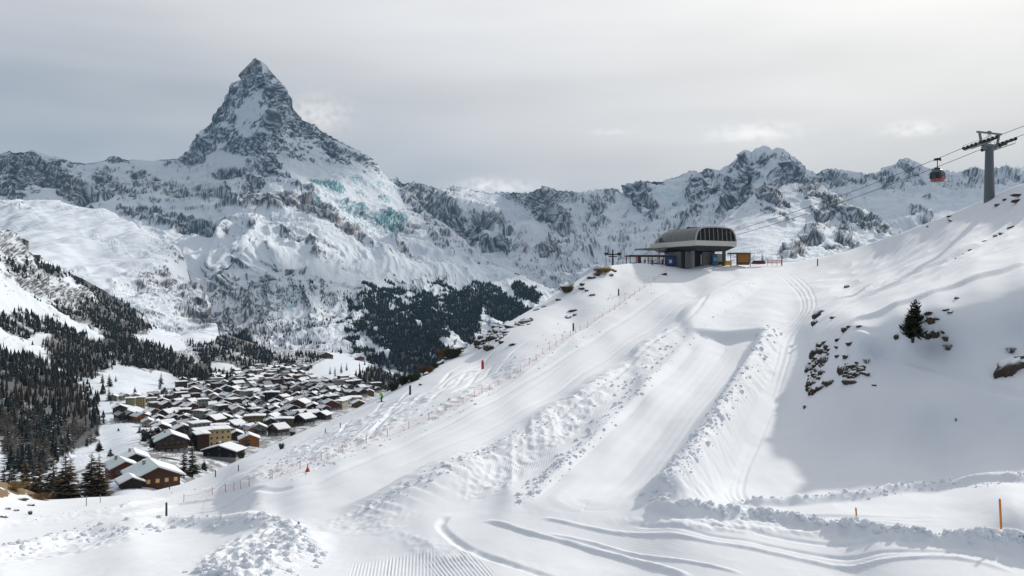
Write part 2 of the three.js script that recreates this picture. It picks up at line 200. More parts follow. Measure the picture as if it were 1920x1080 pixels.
// ------------------------------------------------------------------ far ranges
const far = (() => {
  const skyline = [[640, 330], [700, 335], [735, 336], [746, 331], [756, 342], [776, 341], [800, 348], [818, 352], [832, 356], [842, 350], [852, 346], [868, 353], [900, 358], [926, 362], [945, 360], [990, 362], [1006, 355], [1022, 347], [1040, 355], [1065, 358], [1100, 360], [1130, 353], [1158, 352], [1164, 362], [1176, 356], [1190, 346], [1200, 339], [1222, 338], [1240, 340], [1262, 332], [1290, 322], [1302, 319], [1315, 324], [1335, 316], [1350, 318], [1365, 308], [1385, 296], [1398, 286], [1412, 285], [1422, 278], [1431, 274], [1440, 279], [1448, 282], [1457, 276], [1470, 282], [1485, 292], [1500, 302], [1512, 318], [1530, 324], [1552, 315], [1566, 318], [1590, 319], [1615, 324], [1626, 328], [1645, 322], [1660, 314], [1680, 308], [1690, 300], [1702, 296], [1716, 303], [1732, 312], [1752, 317], [1780, 320], [1796, 326], [1810, 318], [1826, 314], [1850, 317], [1870, 311], [1900, 313], [1920, 312], [1990, 300], [2080, 305]];
  const edge = (px, py) => sstep(0, 14, py - lerpLine(skyline, px));
  const depth0 = thinPlate([[740, 336, 11500], [852, 346, 12500], [930, 361, 13000], [1022, 348, 10500], [1130, 354, 11500], [1200, 339, 9500], [1300, 320, 9200], [1431, 274, 8600], [1520, 322, 8800], [1620, 326, 9500], [1702, 296, 9800], [1820, 315, 10500], [1920, 312, 10500], [2060, 305, 10500], [640, 330, 11500],
    [800, 400, 9800], [900, 380, 11800], [960, 400, 11200], [1020, 390, 9800], [1050, 430, 9000], [930, 430, 9000], [900, 420, 8600], [960, 450, 7600], [850, 470, 8200], [980, 480, 7000], [1000, 520, 5500], [1080, 480, 6000], [1150, 400, 8600], [1200, 420, 7600], [1250, 370, 8500], [1300, 400, 7600], [1380, 340, 8000], [1440, 330, 7700], [1400, 400, 6800], [1250, 450, 6000], [1330, 470, 5200], [1200, 500, 4600], [1400, 480, 4800], [1520, 380, 7400], [1600, 380, 7600], [1700, 340, 8800], [1760, 380, 7000], [1850, 380, 6800], [1700, 420, 5500], [1800, 440, 5000], [1600, 450, 5500], [1900, 420, 5200], [1100, 560, 3600], [1400, 540, 3600], [1700, 520, 3600], [900, 540, 5200]], 0.0002);
  const ribs = [[[[1022, 348], [1010, 380], [1040, 420], [1060, 440]], 26, 330], [[[1431, 276], [1405, 310], [1390, 340], [1380, 390], [1360, 430]], 26, 240], [[[1457, 278], [1480, 310], [1500, 330]], 22, 200], [[[1200, 340], [1190, 365], [1215, 390]], 18, 200], [[[1302, 320], [1320, 350], [1300, 400], [1250, 440]], 26, 180], [[[1330, 318], [1335, 350]], 14, 150], [[[1702, 298], [1680, 330], [1640, 350]], 26, 260], [[[1702, 298], [1730, 330], [1770, 350]], 20, 200], [[[890, 405], [930, 430], [960, 455], [975, 475]], 24, 330], [[[915, 400], [890, 440]], 14, 200], [[[1160, 380], [1120, 400], [1060, 450], [1000, 500]], 26, 260], [[[1552, 316], [1570, 345], [1600, 370]], 20, 200], [[[1826, 315], [1810, 350], [1850, 370]], 20, 200], [[[1250, 440], [1180, 480], [1100, 510]], 26, 150]];
  const bb = ribs.map(([L, w]) => [Math.min(...L.map((p) => p[0])) - w, Math.max(...L.map((p) => p[0])) + w, Math.min(...L.map((p) => p[1])) - w, Math.max(...L.map((p) => p[1])) + w]);
  const ribAt = (px, py) => { let v = 0; ribs.forEach(([L, w, h], n) => { const b = bb[n]; if (px < b[0] || px > b[1] || py < b[2] || py > b[3]) return; const [d] = segDist(px, py, L); if (d < w) v += h * (1 - d / w); }); return v; };
  const rocky = blobField([[800, 385, 75, 40, 38, .62], [760, 345, 16, 8, 10, .3], [850, 352, 16, 6, 0, .3], [960, 366, 26, 8, 0, .25], [1020, 375, 30, 30, 10, .4], [1045, 410, 34, 24, 45, .42], [1090, 370, 40, 14, 10, .25], [1130, 358, 30, 10, 0, .3], [930, 455, 40, 16, 10, .5], [905, 415, 26, 10, 20, .4], [940, 420, 30, 12, 45, .36], [970, 460, 24, 8, 30, .3], [1130, 395, 30, 12, -30, .35], [1090, 440, 50, 20, -20, .18], [1030, 465, 30, 16, -20, .36], [1200, 355, 22, 18, 0, .42], [1225, 344, 18, 7, 0, .4], [1205, 375, 26, 12, 20, .4], [1300, 370, 18, 12, 40, .2], [1330, 330, 10, 14, 0, .36], [1320, 350, 26, 20, 30, .25], [1395, 295, 12, 10, 0, .3], [1400, 335, 14, 30, 15, .3], [1385, 365, 36, 26, 20, .36], [1375, 385, 26, 14, 30, .4], [1480, 335, 36, 16, 15, .34], [1500, 315, 14, 14, 30, .3], [1560, 332, 40, 14, 12, .3], [1620, 332, 30, 7, 0, .3], [1660, 335, 18, 16, 0, .32], [1690, 308, 14, 8, 0, .3], [1705, 345, 30, 12, 0, .2], [1820, 330, 18, 14, 20, .3], [1790, 345, 30, 8, 20, .15], [1880, 335, 40, 14, 0, .25], [1740, 368, 10, 7, 0, .3], [1725, 405, 22, 14, 30, .4], [1305, 395, 18, 14, 0, .25], [1340, 405, 20, 14, 0, .25], [1240, 400, 30, 10, -20, .18], [1180, 430, 40, 20, -20, .15], [1270, 420, 30, 14, -30, .2], [1150, 460, 50, 24, -10, .16], [1080, 490, 50, 20, -20, .12], [1230, 480, 60, 14, 0, .1], [1400, 470, 60, 30, 0, -.2], [950, 385, 40, 14, 20, -.25], [990, 420, 30, 10, 20, -.2], [900, 500, 80, 30, 20, -.25], [1250, 365, 30, 14, -20, -.15], [1440, 315, 26, 10, 0, -.1], [1800, 380, 100, 26, 0, -.25], [1850, 420, 100, 30, 0, -.2], [1650, 390, 50, 30, 30, -.2], [1220, 350, 10, 20, 0, -.1]]);
  const ice = blobField([[1265, 370, 26, 12, 20, .45], [1240, 390, 20, 8, -30, .35]]);
  const brown = blobField([[1020, 375, 40, 40, 0, .7], [1030, 465, 36, 18, 0, .8], [1130, 390, 20, 16, 0, .8]]);
  const relief = (P, N, px, py) => { const m = clamp(rocky(px, py) * 1.7 + 0.3, 0.05, 1), s = 1 / 620; const f = ridged(P.x * s, P.y * s * 0.55, P.z * s, 5, 0.52) - 0.9, g = ridged(P.x * s * 3.2 + 7, P.y * s * 3.2, P.z * s * 3.2, 4, 0.55) - 0.9; return (fbm(P.x / 1500, P.y / 1500, P.z / 1500, 2) * 60 + (f * 105 + g * 50) * mix(0.22, 1, m)) * mix(0.2, 1, edge(px, py)); };
  const depth = (px, py) => { const a = 7 * noise(px / 17, py / 17, 1), b = 7 * noise(px / 17, py / 17, 5); return depth0(px, py) - ribAt(px + a, py + b) * 1.2 * edge(px, py); };
  const tint = (P, N, px, py, c) => { const r = rocky(px, py); rockSnow(P, N, c, 0.16 + r * 1.2, 1 / 120, brown(px, py)); const i = ice(px, py); if (i > 0) mixC(c, 0.3, 0.52, 0.54, sstep(0.2, 0.7, i + 0.3 * noise(P.x / 90, P.y / 90, P.z / 90)) * 0.6); };
  return { mesh: terrain('mountain_range', { x0: 640, x1: 2060, sx: 1.7, rows: 165, jag: 5, skyline, bottom: [[640, 420], [760, 520], [900, 560], [1080, 600], [1300, 540], [2080, 520]], depth, relief, tint, label: 'distant range of snowy rock peaks beyond the valley', category: 'mountains' }), depth };
})();
const spur = (() => {
  const skyline = [[1180, 540], [1230, 498], [1290, 462], [1330, 434], [1365, 406], [1395, 378], [1415, 358], [1425, 346], [1434, 341], [1446, 352], [1462, 348], [1480, 342], [1500, 340], [1520, 336], [1532, 338], [1548, 346], [1562, 360], [1578, 372], [1600, 382], [1622, 392], [1640, 402], [1655, 422], [1662, 436], [1690, 452], [1720, 462], [1760, 480]];
  const edge = (px, py) => sstep(0, 10, py - lerpLine(skyline, px));
  const depth0 = thinPlate([[1230, 498, 3600], [1330, 434, 4600], [1434, 341, 5400], [1525, 337, 5600], [1600, 382, 5000], [1655, 422, 4500], [1720, 462, 3700], [1400, 420, 4500], [1500, 400, 4700], [1580, 440, 4100], [1480, 470, 3500], [1620, 470, 3500], [1380, 490, 3200], [1500, 520, 2700], [1650, 510, 2900], [1300, 540, 2700]], 0.0002);
  const ribs = [[[[1525, 338], [1560, 375], [1600, 405], [1650, 436]], 26, 160], [[[1500, 340], [1530, 390], [1545, 420]], 18, 130], [[[1434, 342], [1430, 365], [1460, 385]], 20, 110], [[[1520, 425], [1500, 450], [1480, 480]], 18, 100], [[[1540, 440], [1580, 455], [1605, 468]], 16, 100]];
  const ribAt = (px, py) => { let v = 0; for (const [L, w, h] of ribs) { const [d] = segDist(px, py, L); if (d < w) v += h * (1 - d / w); } return v; };
  const rocky = blobField([[1435, 358, 16, 18, 0, .6], [1455, 375, 34, 10, 28, .5], [1435, 395, 20, 10, 10, .25], [1520, 352, 26, 18, 20, .45], [1560, 380, 40, 16, 40, .5], [1545, 405, 20, 20, 30, .4], [1610, 405, 44, 14, 38, .52], [1640, 425, 24, 12, 40, .5], [1585, 425, 22, 12, 40, .4], [1480, 413, 9, 6, 0, .45], [1520, 445, 24, 16, -20, .4], [1590, 455, 34, 9, 28, .45], [1560, 465, 20, 8, 20, .3], [1490, 480, 26, 16, -15, .45], [1460, 400, 20, 8, 30, .2], [1400, 440, 60, 30, 0, -.15], [1500, 420, 10, 40, 0, -.1]]);
  const relief = (P, N, px, py) => { const m = clamp(rocky(px, py) * 1.8 + 0.2, 0.03, 1), s = 1 / 330; const f = ridged(P.x * s, P.y * s * 0.6, P.z * s, 5, 0.52) - 0.9, g = ridged(P.x * s * 3.1 + 7, P.y * s * 3.1, P.z * s * 3.1, 4, 0.55) - 0.9; return (fbm(P.x / 700, P.y / 700, P.z / 700, 2) * 25 + (f * 48 + g * 22) * mix(0.15, 1, m)) * mix(0.25, 1, edge(px, py)); };
  const depth = (px, py) => { const a = 6 * noise(px / 14, py / 14, 1), b = 6 * noise(px / 14, py / 14, 5); return depth0(px, py) - ribAt(px + a, py + b) * edge(px, py); };
  const tint = (P, N, px, py, c) => rockSnow(P, N, c, 0.12 + rocky(px, py) * 1.2, 1 / 60, 0.1, 0.9);
  return { mesh: terrain('ridge_hill', { x0: 1180, x1: 1760, sx: 1.5, rows: 130, jag: 4, skyline, bottom: [[1180, 560], [1480, 540], [1760, 520]], depth, relief, tint, label: 'rocky snow-covered spur rising behind the lift station', category: 'mountain' }), depth };
})();

// ------------------------------------------------------------------ bright snow slope beyond the wooded hillside
const slope = (() => {
  const skyline = [[-160, 390], [-60, 378], [0, 373], [30, 371], [70, 372], [110, 376], [150, 384], [190, 392], [215, 402], [245, 420], [275, 437], [305, 450], [330, 462], [343, 480], [352, 500], [356, 512], [366, 530], [378, 545], [386, 562], [392, 590], [398, 612], [412, 640], [430, 660]];
  const depth = thinPlate([[-150, 390, 4600], [0, 373, 4700], [110, 376, 4700], [215, 402, 4500], [330, 462, 4000], [356, 512, 3600], [386, 562, 3200], [420, 645, 2300], [0, 420, 3900], [120, 430, 3800], [220, 460, 3600], [300, 500, 3350], [80, 480, 3150], [200, 520, 3000], [300, 560, 2850], [350, 600, 2600], [150, 560, 2600], [0, 500, 2900], [250, 620, 2250], [0, 600, 2300], [380, 660, 2100], [-150, 500, 2900]], 0.0002);
  const rocky = blobField([[270, 475, 60, 9, 28, .22], [200, 450, 50, 7, 25, .16], [310, 470, 40, 12, 30, .3], [240, 500, 60, 8, 22, .15], [20, 385, 40, 6, 10, .3], [300, 540, 55, 34, 25, .4], [350, 560, 40, 34, 40, .42], [250, 540, 50, 40, 0, .25], [370, 600, 30, 26, 0, .3], [130, 510, 40, 16, 10, .25], [300, 600, 60, 30, 20, .32], [150, 380, 60, 6, 14, .25]]);
  const relief = (P, N, px, py) => { const m = clamp(rocky(px, py) * 2, 0.04, 1), s = 1 / 160, w = fbm(P.x / 260, P.y / 200, P.z / 500, 4, 0.5); return w * 34 + (ridged(P.x * s, P.y * s, P.z * s, 5, 0.52) - 0.9) * 26 * m; };
  const tint = (P, N, px, py, c) => rockSnow(P, N, c, 0.03 + rocky(px, py) * 1.3, 1 / 34, 0.25, 0.8);
  return { mesh: terrain('slope_hill', { x0: -80, x1: 430, sx: 1.7, rows: 175, skyline, bottom: [[-160, 640], [430, 720]], depth, relief, tint, label: 'sunlit open snow slope scattered with small rocks above the wooded hillside', category: 'hillside' }), depth };
})();

// ------------------------------------------------------------------ wooded hillside and valley floor with the village
const valley = (() => {
  const skyline = [[-160, 400], [-60, 410], [0, 426], [20, 432], [40, 446], [52, 452], [64, 474], [80, 484], [100, 494], [130, 512], [160, 526], [200, 548], [240, 576], [280, 596], [312, 606], [340, 612], [380, 616], [420, 624], [450, 636], [490, 648], [520, 656], [560, 656], [600, 656], [640, 664], [690, 680], [740, 700], [800, 735]];
  const depth = thinPlate([[-150, 402, 1200], [0, 426, 1350], [52, 452, 1450], [160, 526, 1750], [240, 576, 1950], [312, 606, 2050], [420, 624, 2050], [520, 656, 1900], [600, 656, 1900], [740, 700, 1400],
    [0, 520, 1080], [100, 570, 1250], [0, 600, 900], [100, 640, 950], [200, 620, 1350], [300, 650, 1250], [380, 660, 1400], [0, 700, 640], [60, 760, 540], [120, 740, 640], [200, 690, 850], [300, 690, 950], [390, 690, 1020], [180, 780, 560], [100, 840, 430], [0, 860, 390], [50, 920, 320],
    [240, 730, 720], [240, 770, 590], [300, 890, 295], [220, 900, 285], [150, 900, 320], [330, 850, 370], [200, 850, 400], [280, 810, 470], [400, 840, 400], [400, 780, 520], [480, 800, 480], [560, 790, 500], [610, 765, 570], [520, 740, 680], [640, 735, 690], [420, 720, 780], [560, 700, 980], [660, 700, 980], [470, 690, 1050], [520, 670, 1450], [640, 680, 1300], [300, 960, 250], [0, 980, 260], [560, 860, 400]].map(([x, y, d]) => [x, y, d * (d < 480 ? mix(1, 1.5, clamp((d - 310) / 170)) : d < 1000 ? 1.5 : mix(1.5, 1.3, clamp((d - 1000) / 1000)))]), 0.0003);
  const rocky = blobField([[25, 455, 45, 24, 35, .5], [55, 475, 14, 16, 0, .6], [70, 530, 60, 22, 15, .42], [130, 565, 50, 26, 40, .5], [155, 560, 16, 20, 0, .6], [110, 580, 60, 24, 30, .3], [20, 490, 60, 14, 15, .2], [180, 610, 40, 30, 30, .3], [300, 605, 30, 14, 30, .3], [40, 650, 40, 30, 0, .2], [330, 625, 40, 10, 10, .25], [110, 850, 26, 14, 10, .4]]);
  const meadow = blobField([[245, 720, 60, 26, 8, 1], [240, 770, 50, 20, 0, .6], [310, 715, 30, 16, 20, .9], [230, 815, 50, 20, 0, 1], [200, 860, 80, 32, -6, 1], [170, 890, 60, 16, 0, .9], [300, 640, 50, 14, 12, .9], [350, 625, 40, 10, 8, .5], [50, 575, 60, 14, 15, 1], [150, 615, 50, 9, 25, .9], [420, 690, 24, 8, 5, 1], [640, 690, 60, 22, -10, 1], [660, 665, 40, 10, 0, 1], [560, 650, 40, 8, 0, .5], [20, 570, 40, 16, 10, .8], [30, 650, 26, 12, 10, .5], [460, 625, 30, 7, 20, .3]]);
  const woods = blobField([[60, 760, 120, 90, 15, 1.1], [130, 800, 70, 60, 0, 1.1], [60, 840, 60, 50, 0, 1], [40, 690, 80, 40, 20, 1], [150, 660, 70, 50, 20, 1], [260, 660, 80, 34, 20, 1.2], [330, 690, 60, 24, 18, 1.2], [380, 700, 26, 24, 0, 1.1], [220, 560, 60, 26, 30, 1.1], [180, 540, 60, 16, 30, 1], [120, 600, 80, 26, 20, .7], [40, 610, 60, 22, 5, .8], [200, 600, 60, 26, 30, 1], [250, 610, 40, 20, 30, 1], [30, 500, 50, 12, 20, .5], [90, 505, 40, 10, 25, .9], [440, 645, 40, 14, 18, 1.1], [480, 660, 40, 14, 20, 1.1], [400, 665, 40, 18, 10, .7], [440, 680, 40, 12, 10, .8], [420, 712, 26, 14, 0, .5], [510, 680, 50, 12, 0, .6], [580, 670, 60, 10, 0, .5], [640, 690, 22, 12, 0, .5], [690, 700, 40, 26, 20, 1.1], [730, 720, 40, 20, 20, 1.1], [600, 690, 40, 10, 0, .4], [350, 640, 60, 10, 10, .5]]);
  const relief = (P, N, px, py) => { const m = clamp(rocky(px, py) * 2, 0.03, 1), hill = clamp((460 - px) / 200) * clamp((820 - py) / 160); return fbm(P.x / 140, P.y / 140, P.z / 140, 3) * 10 * (hill * 0.9 + 0.06) + (ridged(P.x / 60, P.y / 60, P.z / 60, 5, 0.55) - 0.9) * 9 * m + fbm(P.x / 14, P.y / 14, P.z / 14, 2) * 0.5; };
  const tint = (P, N, px, py, c) => {
    const r = rocky(px, py), w = woods(px, py), me = meadow(px, py);
    rockSnow(P, N, c, -0.06 + r * 1.05 + (me > 0.4 ? -0.4 : 0.06), 1 / 16, 0.35, 0.7);
    if (w > 0) mixC(c, 0.03, 0.028, 0.027, sstep(0.5, 0.85, w - me * 0.8 + 0.5 * fbm(P.x / 22, P.y / 22, P.z / 22, 3)) * 0.9);
    const town = sstep(560, 540, Math.abs(px - 480) * 1.7 + Math.abs(py - 770) * 2.2) * (px > 205 ? 1 : 0);
    if (town > 0 && me < 0.4) mixC(c, 0.07, 0.062, 0.06, town * sstep(-0.35, 0.1, fbm(P.x / 6, P.y / 6, P.z / 6, 3)) * 0.8);
  };
  return { mesh: terrain('valley_ground', { x0: -110, x1: 800, sx: 1.8, rows: 275, skyline, bottom: [[-160, 1000], [200, 960], [350, 930], [450, 880], [560, 820], [800, 760]], depth, relief, tint, label: 'wooded hillside and snowy valley floor under the village', category: 'ground' }), depth, relief, woods, meadow, rocky };
})();

// ------------------------------------------------------------------ the near hill: ski runs, snow banks, groomer tracks
const HILL_SKY = [[-160, 880], [0, 906], [20, 910], [50, 920], [90, 936], [140, 934], [200, 931], [250, 927], [290, 921], [340, 909], [380, 893], [420, 875], [460, 856], [500, 838], [540, 820], [600, 796], [650, 774], [700, 748], [720, 738], [760, 716], [800, 694], [850, 664], [880, 648], [905, 628], [930, 612], [960, 600], [1000, 578], [1040, 552], [1060, 540], [1085, 524], [1110, 510], [1128, 501], [1150, 497], [1200, 494], [1260, 494], [1320, 494], [1400, 494], [1470, 492], [1500, 490], [1540, 484], [1570, 476], [1600, 466], [1640, 453], [1680, 440], [1720, 424], [1760, 409], [1800, 393], [1840, 377], [1880, 361], [1920, 344], [2000, 315], [2080, 290], [2160, 270]];
const hill = (() => {
  // surveyed centre lines of the groomed run and the dug lane; both are level from side to side
  const RUN = [[1322, 506, 234], [1240, 562, 192], [1150, 630, 155], [1060, 697, 129], [970, 760, 108.5], [880, 815, 95.5], [790, 855, 87], [700, 886, 81.5], [600, 918, 77], [500, 942, 75]], LANE = [[1352, 650, 124], [1300, 715, 101.5], [1240, 790, 85], [1180, 860, 73.5], [1110, 935, 64]];
  const level = (C, half) => C.flatMap((c, i) => { const p = at(...c), a = at(...C[Math.max(0, i - 1)]), b = at(...C[Math.min(C.length - 1, i + 1)]), dx = b.x - a.x, dz = b.z - a.z, l = Math.hypot(dx, dz); return [-1, 0, 1].map((k) => { const x = p.x - dz / l * half[i] * k, z = p.z + dx / l * half[i] * k; return [960 + x / -z * FL, 540 + (EYE - p.y) / -z * FL, -z]; }); });
  const depth = thinPlate([
    [0, 1080, 53], [400, 1080, 51.5], [800, 1080, 52.5], [1200, 1080, 53.2], [1600, 1080, 53], [1920, 1080, 52], [-150, 1080, 55], [2070, 1080, 51], [2150, 1000, 53], [2150, 890, 62], [2150, 700, 76], [2150, 460, 100], [960, 1200, 42],  [0, 1200, 43], [1920, 1200, 41],
    [0, 1000, 76], [250, 1000, 69], [500, 1000, 62.5], [800, 1000, 59], [1100, 1000, 58.6], [1400, 1000, 58.2], [1650, 1000, 57.2], [1900, 1000, 56], [1100, 1040, 55.8], [1500, 1040, 55.4], [800, 1040, 55.4], [1880, 1040, 54],
    [0, 945, 95], [0, 908, 104], [90, 936, 106], [200, 933, 108], [290, 921, 112], [340, 909, 115], [420, 875, 124], [500, 838, 132], [600, 796, 142], [700, 748, 152], [800, 694, 164], [905, 628, 182], [960, 600, 190], [1060, 540, 208], [1128, 501, 222], [1200, 494, 238], [1300, 494, 248], [1400, 494, 250], [1480, 492, 248], [1570, 476, 236], [1680, 440, 210], [1760, 409, 192], [1840, 377, 178], [1920, 344, 168], [2070, 295, 160],
    [312, 977, 80], [420, 940, 88], [905, 690, 150], [1075, 615, 175], [1160, 552, 205], [1240, 515, 228],
    ...level(RUN, [8.5, 8, 7, 6.5, 6, 6, 5.5, 5, 5, 5]), ...level(LANE, [6, 6, 6, 6.2, 6.5]),
    [980, 950, 63], [1320, 570, 172], [1380, 520, 222], [1180, 700, 121], [1270, 625, 145], [930, 895, 77],
    [1300, 612, 137], [1430, 610, 136], [1440, 580, 152], [1400, 545, 188], [1500, 560, 168], [1480, 520, 215], [1540, 520, 205],
    [1440, 720, 103], [1400, 830, 83.5], [1360, 900, 73], [1500, 640, 126], [1480, 760, 97], [1470, 860, 80], [1480, 930, 69],
    [1560, 940, 66], [1750, 950, 63], [1900, 945, 58.5], [1560, 900, 75], [1750, 895, 74.5], [1910, 890, 69],
    [1520, 760, 92], [1620, 760, 86], [1750, 750, 84], [1910, 750, 79.5], [1540, 680, 100], [1640, 660, 94], [1750, 640, 91.5], [1910, 620, 88.5],
    [1520, 640, 116], [1600, 602, 101], [1680, 570, 100.5], [1750, 545, 100], [1830, 520, 99.5], [1915, 497, 99], [1750, 530, 112], [1900, 480, 112],
    [1600, 555, 152], [1680, 520, 154], [1760, 485, 152], [1850, 450, 148], [1915, 425, 146]], 0.0012);
  const W = (L) => L.map(([x, y]) => { const p = at(x, y, depth(x, y)); return [p.x, p.z]; });
  const feat = [];
  // kind, line in survey pixels, half width (m), height (m), lump
  const add = (kind, L, w, h, lump = 0, seed = 0) => { const q0 = W(L), q = q0.length > 2 ? new THREE.CatmullRomCurve3(q0.map(([a, b]) => new THREE.Vector3(a, 0, b)), false, 'centripetal').getPoints((q0.length - 1) * 4).map((p) => [p.x, p.z]) : q0, x = q.map((p) => p[0]), z = q.map((p) => p[1]); feat.push({ kind, q, w, h, lump, seed, b: [Math.min(...x) - w, Math.max(...x) + w, Math.min(...z) - w, Math.max(...z) + w] }); };
  const SIDE_A = -1;
  const runRight = [[1392, 508], [1330, 560], [1250, 622], [1150, 698], [1050, 766], [950, 826], [850, 876], [750, 917], [670, 944], [610, 958]];
  const runLeft = [[1250, 510], [1150, 583], [1050, 645], [960, 708], [900, 744], [850, 768], [780, 798], [700, 828], [640, 850], [580, 876], [500, 905], [430, 922], [340, 944]];
  add('step', runRight, 9, 1.7, 0.08, SIDE_A);
  add('groove', [[1300, 520], [1200, 580], [1100, 645], [1000, 706], [850, 788], [700, 856], [550, 915], [430, 948], [330, 966]], 0.9, -0.16);
  add('groove', [[1348, 520], [1250, 592], [1150, 664], [1000, 758], [850, 830], [700, 892], [540, 938]], 0.6, -0.09);
  add('ridge', [[1240, 520], [1100, 616], [1000, 688], [900, 750], [760, 812], [640, 856], [500, 912], [360, 950]], 0.8, 0.1);
  
  add('bank', [[1448, 612], [1408, 690], [1355, 782], [1296, 872], [1228, 940]], 2.6, 1.25, 0.15, 3);
  add('bank', [[1215, 942], [1260, 956], [1330, 968], [1420, 975], [1500, 986], [1600, 998], [1700, 1006], [1800, 1013], [1930, 1024], [2050, 1030]], 1.1, 0.6, 0.6, 4);
  add('bank', [[1380, 942], [1500, 940], [1600, 930], [1750, 918], [1930, 902], [2050, 890]], 1.2, 0.45, 0.7, 5);
  add('bank', [[-150, 1060], [0, 1040], [80, 1022], [150, 1004], [220, 990], [320, 982], [420, 980], [510, 984], [556, 1000]], 2.0, 0.6, 0.25, 6);
  add('bank', [[556, 1000], [572, 1018], [545, 1042], [480, 1066], [400, 1095]], 2.4, 0.4, 0.7, 7);
  add('bank', [[-100, 984], [0, 982], [100, 972], [200, 958], [300, 936], [400, 910]], 1.5, 0.25, 0.6, 8);
  add('bank', [[150, 985], [250, 966], [330, 948], [430, 922]], 0.9, 0.2, 0.6, 9);
  for (const [off, w] of [[0, .45], [9, .35], [20, .45], [31, .35]]) add('groove', [[1452 + off, 508], [1478 + off, 530], [1502 + off * .8, 560], [1500 + off * .7, 590], [1462 + off, 628], [1446 + off, 680], [1420 + off, 760], [1392 + off, 830], [1366 + off, 890], [1360 + off * 1.1, 930], [1395 + off, 952], [1470 + off, 962 + off * .2], [1600, 966 + off * .4], [1800, 968 + off]], w, -0.12, 0.4);
  add('ridge', [[1010, 972], [1090, 988], [1200, 1002], [1400, 1028], [1650, 1052], [1930, 1078]], 0.4, 0.13, .5);
  add('ridge', [[905, 975], [1000, 1002], [1100, 1030], [1200, 1056], [1300, 1086]], 0.45, 0.2, .5);
  add('ridge', [[1025, 1002], [1120, 1022], [1260, 1050], [1400, 1080]], 0.3, 0.1, .5);
  add('groove', [[838, 968], [826, 985], [850, 1010], [900, 1038], [1000, 1070], [1060, 1090]], 0.5, -0.16, .5);
  add('groove', [[1240, 968], [1400, 998], [1600, 1022], [1930, 1052]], 0.4, -0.1, .5);
  add('groove', [[1180, 985], [1380, 1012], [1640, 1038], [1930, 1066]], 0.35, -0.1, .5);
  add('ridge', [[1590, 606], [1680, 572], [1750, 547], [1830, 522], [1930, 492]], 1.6, 0.5, .3);
  add('groove', [[1580, 630], [1660, 660], [1750, 690], [1850, 725], [1930, 752]], 0.8, -0.25, .3);
  add('groove', [[1640, 585], [1800, 500], [1900, 462]], 1.4, -0.3, .4);
  add('groove', [[780, 742], [740, 770], [710, 800], [690, 828]], 0.8, -0.3, .4);
  add('groove', [[1330, 560], [1300, 600], [1240, 650], [1130, 742], [1050, 800], [960, 860]], 0.7, -0.25, .6);
  { const R = rng(55); for (let k = 0; k < 16; k++) { const t = R(), x0 = mix(1060, 620, t) + (R() - .5) * 60, y0 = mix(622, 812, t) - R() * 14, L = []; let ph = R() * 6; for (let i = 0; i < 7; i++) L.push([x0 - i * 13 + Math.sin(ph + i * .9) * 8, y0 + i * 8.5 + Math.cos(ph + i) * 2]); add('groove', L, 0.55, -0.16); } }
  // combed strips left by the groomer: centre line, half width (m)
  const combs = [[[[985, 850], [972, 890], [935, 935], [880, 976]], 3.4], [[[770, 1035], [766, 1100]], 2.0], [[[835, 1035], [860, 1065], [890, 1100]], 1.9], [[[700, 1050], [690, 1100]], 1.6], [[[860, 985], [1000, 1020], [1150, 1062], [1220, 1090]], 2.4], [[[1100, 990], [1300, 1030], [1500, 1072]], 2.4], [[[1500, 1030], [1700, 1058], [1930, 1085]], 2.2]].map(([L, w]) => { const q = W(L), x = q.map((p) => p[0]), z = q.map((p) => p[1]); return { q, w, b: [Math.min(...x) - w, Math.max(...x) + w, Math.min(...z) - w, Math.max(...z) + w] }; });
  // how churned the snow is: strips of broken snow, and groomed strips as negatives
  const churn = blobField([[700, 800, 130, 24, -28, 1], [620, 830, 90, 26, -22, .9], [900, 730, 120, 14, -31, .9], [1050, 640, 120, 12, -33, .8], [1180, 555, 80, 11, -36, .7], [480, 890, 110, 14, -20, .7], [1180, 700, 130, 20, -38, .8], [1050, 800, 90, 26, -38, .9], [940, 890, 90, 30, -30, .6], [1400, 560, 60, 30, -50, .5], [1490, 580, 60, 60, 0, .4], [1420, 700, 30, 90, 25, .7], [1330, 880, 40, 80, 35, .5], [480, 1040, 110, 40, -20, 1], [120, 1020, 160, 22, -12, .6], [120, 972, 200, 9, -8, .35], [1600, 1000, 420, 14, 3, .6], [700, 980, 100, 26, 0, .35], [820, 1020, 90, 30, 20, .3], [1650, 510, 130, 36, -22, .9], [1760, 470, 140, 36, -24, .85], [1860, 420, 80, 40, -24, .7], [700, 950, 90, 14, -20, .5], [1540, 700, 50, 60, 20, .35]]);
  const runC = RUN.map((c) => at(...c)).map((p) => [p.x, p.z]), laneC = LANE.map((c) => at(...c)).map((p) => [p.x, p.z]);
  const wind = blobField([[1640, 510, 140, 40, -22, 1], [1780, 460, 150, 50, -24, 1], [1880, 410, 90, 50, -24, 1], [1560, 560, 60, 36, -20, .7], [1620, 880, 160, 30, 0, .25], [1700, 780, 200, 60, 0, .2]]);
  const groomed = blobField([[1240, 560, 120, 22, -37, 1], [1080, 680, 150, 34, -33, 1], [880, 800, 170, 36, -27, 1], [680, 890, 150, 28, -21, 1], [480, 945, 140, 16, -10, 1], [1330, 700, 60, 80, 30, 1], [1230, 800, 90, 110, 35, 1], [1120, 920, 120, 40, 0, 1], [1100, 1030, 320, 30, 8, .9], [1500, 1040, 420, 24, 5, .8], [200, 985, 200, 14, -10, .8]]);
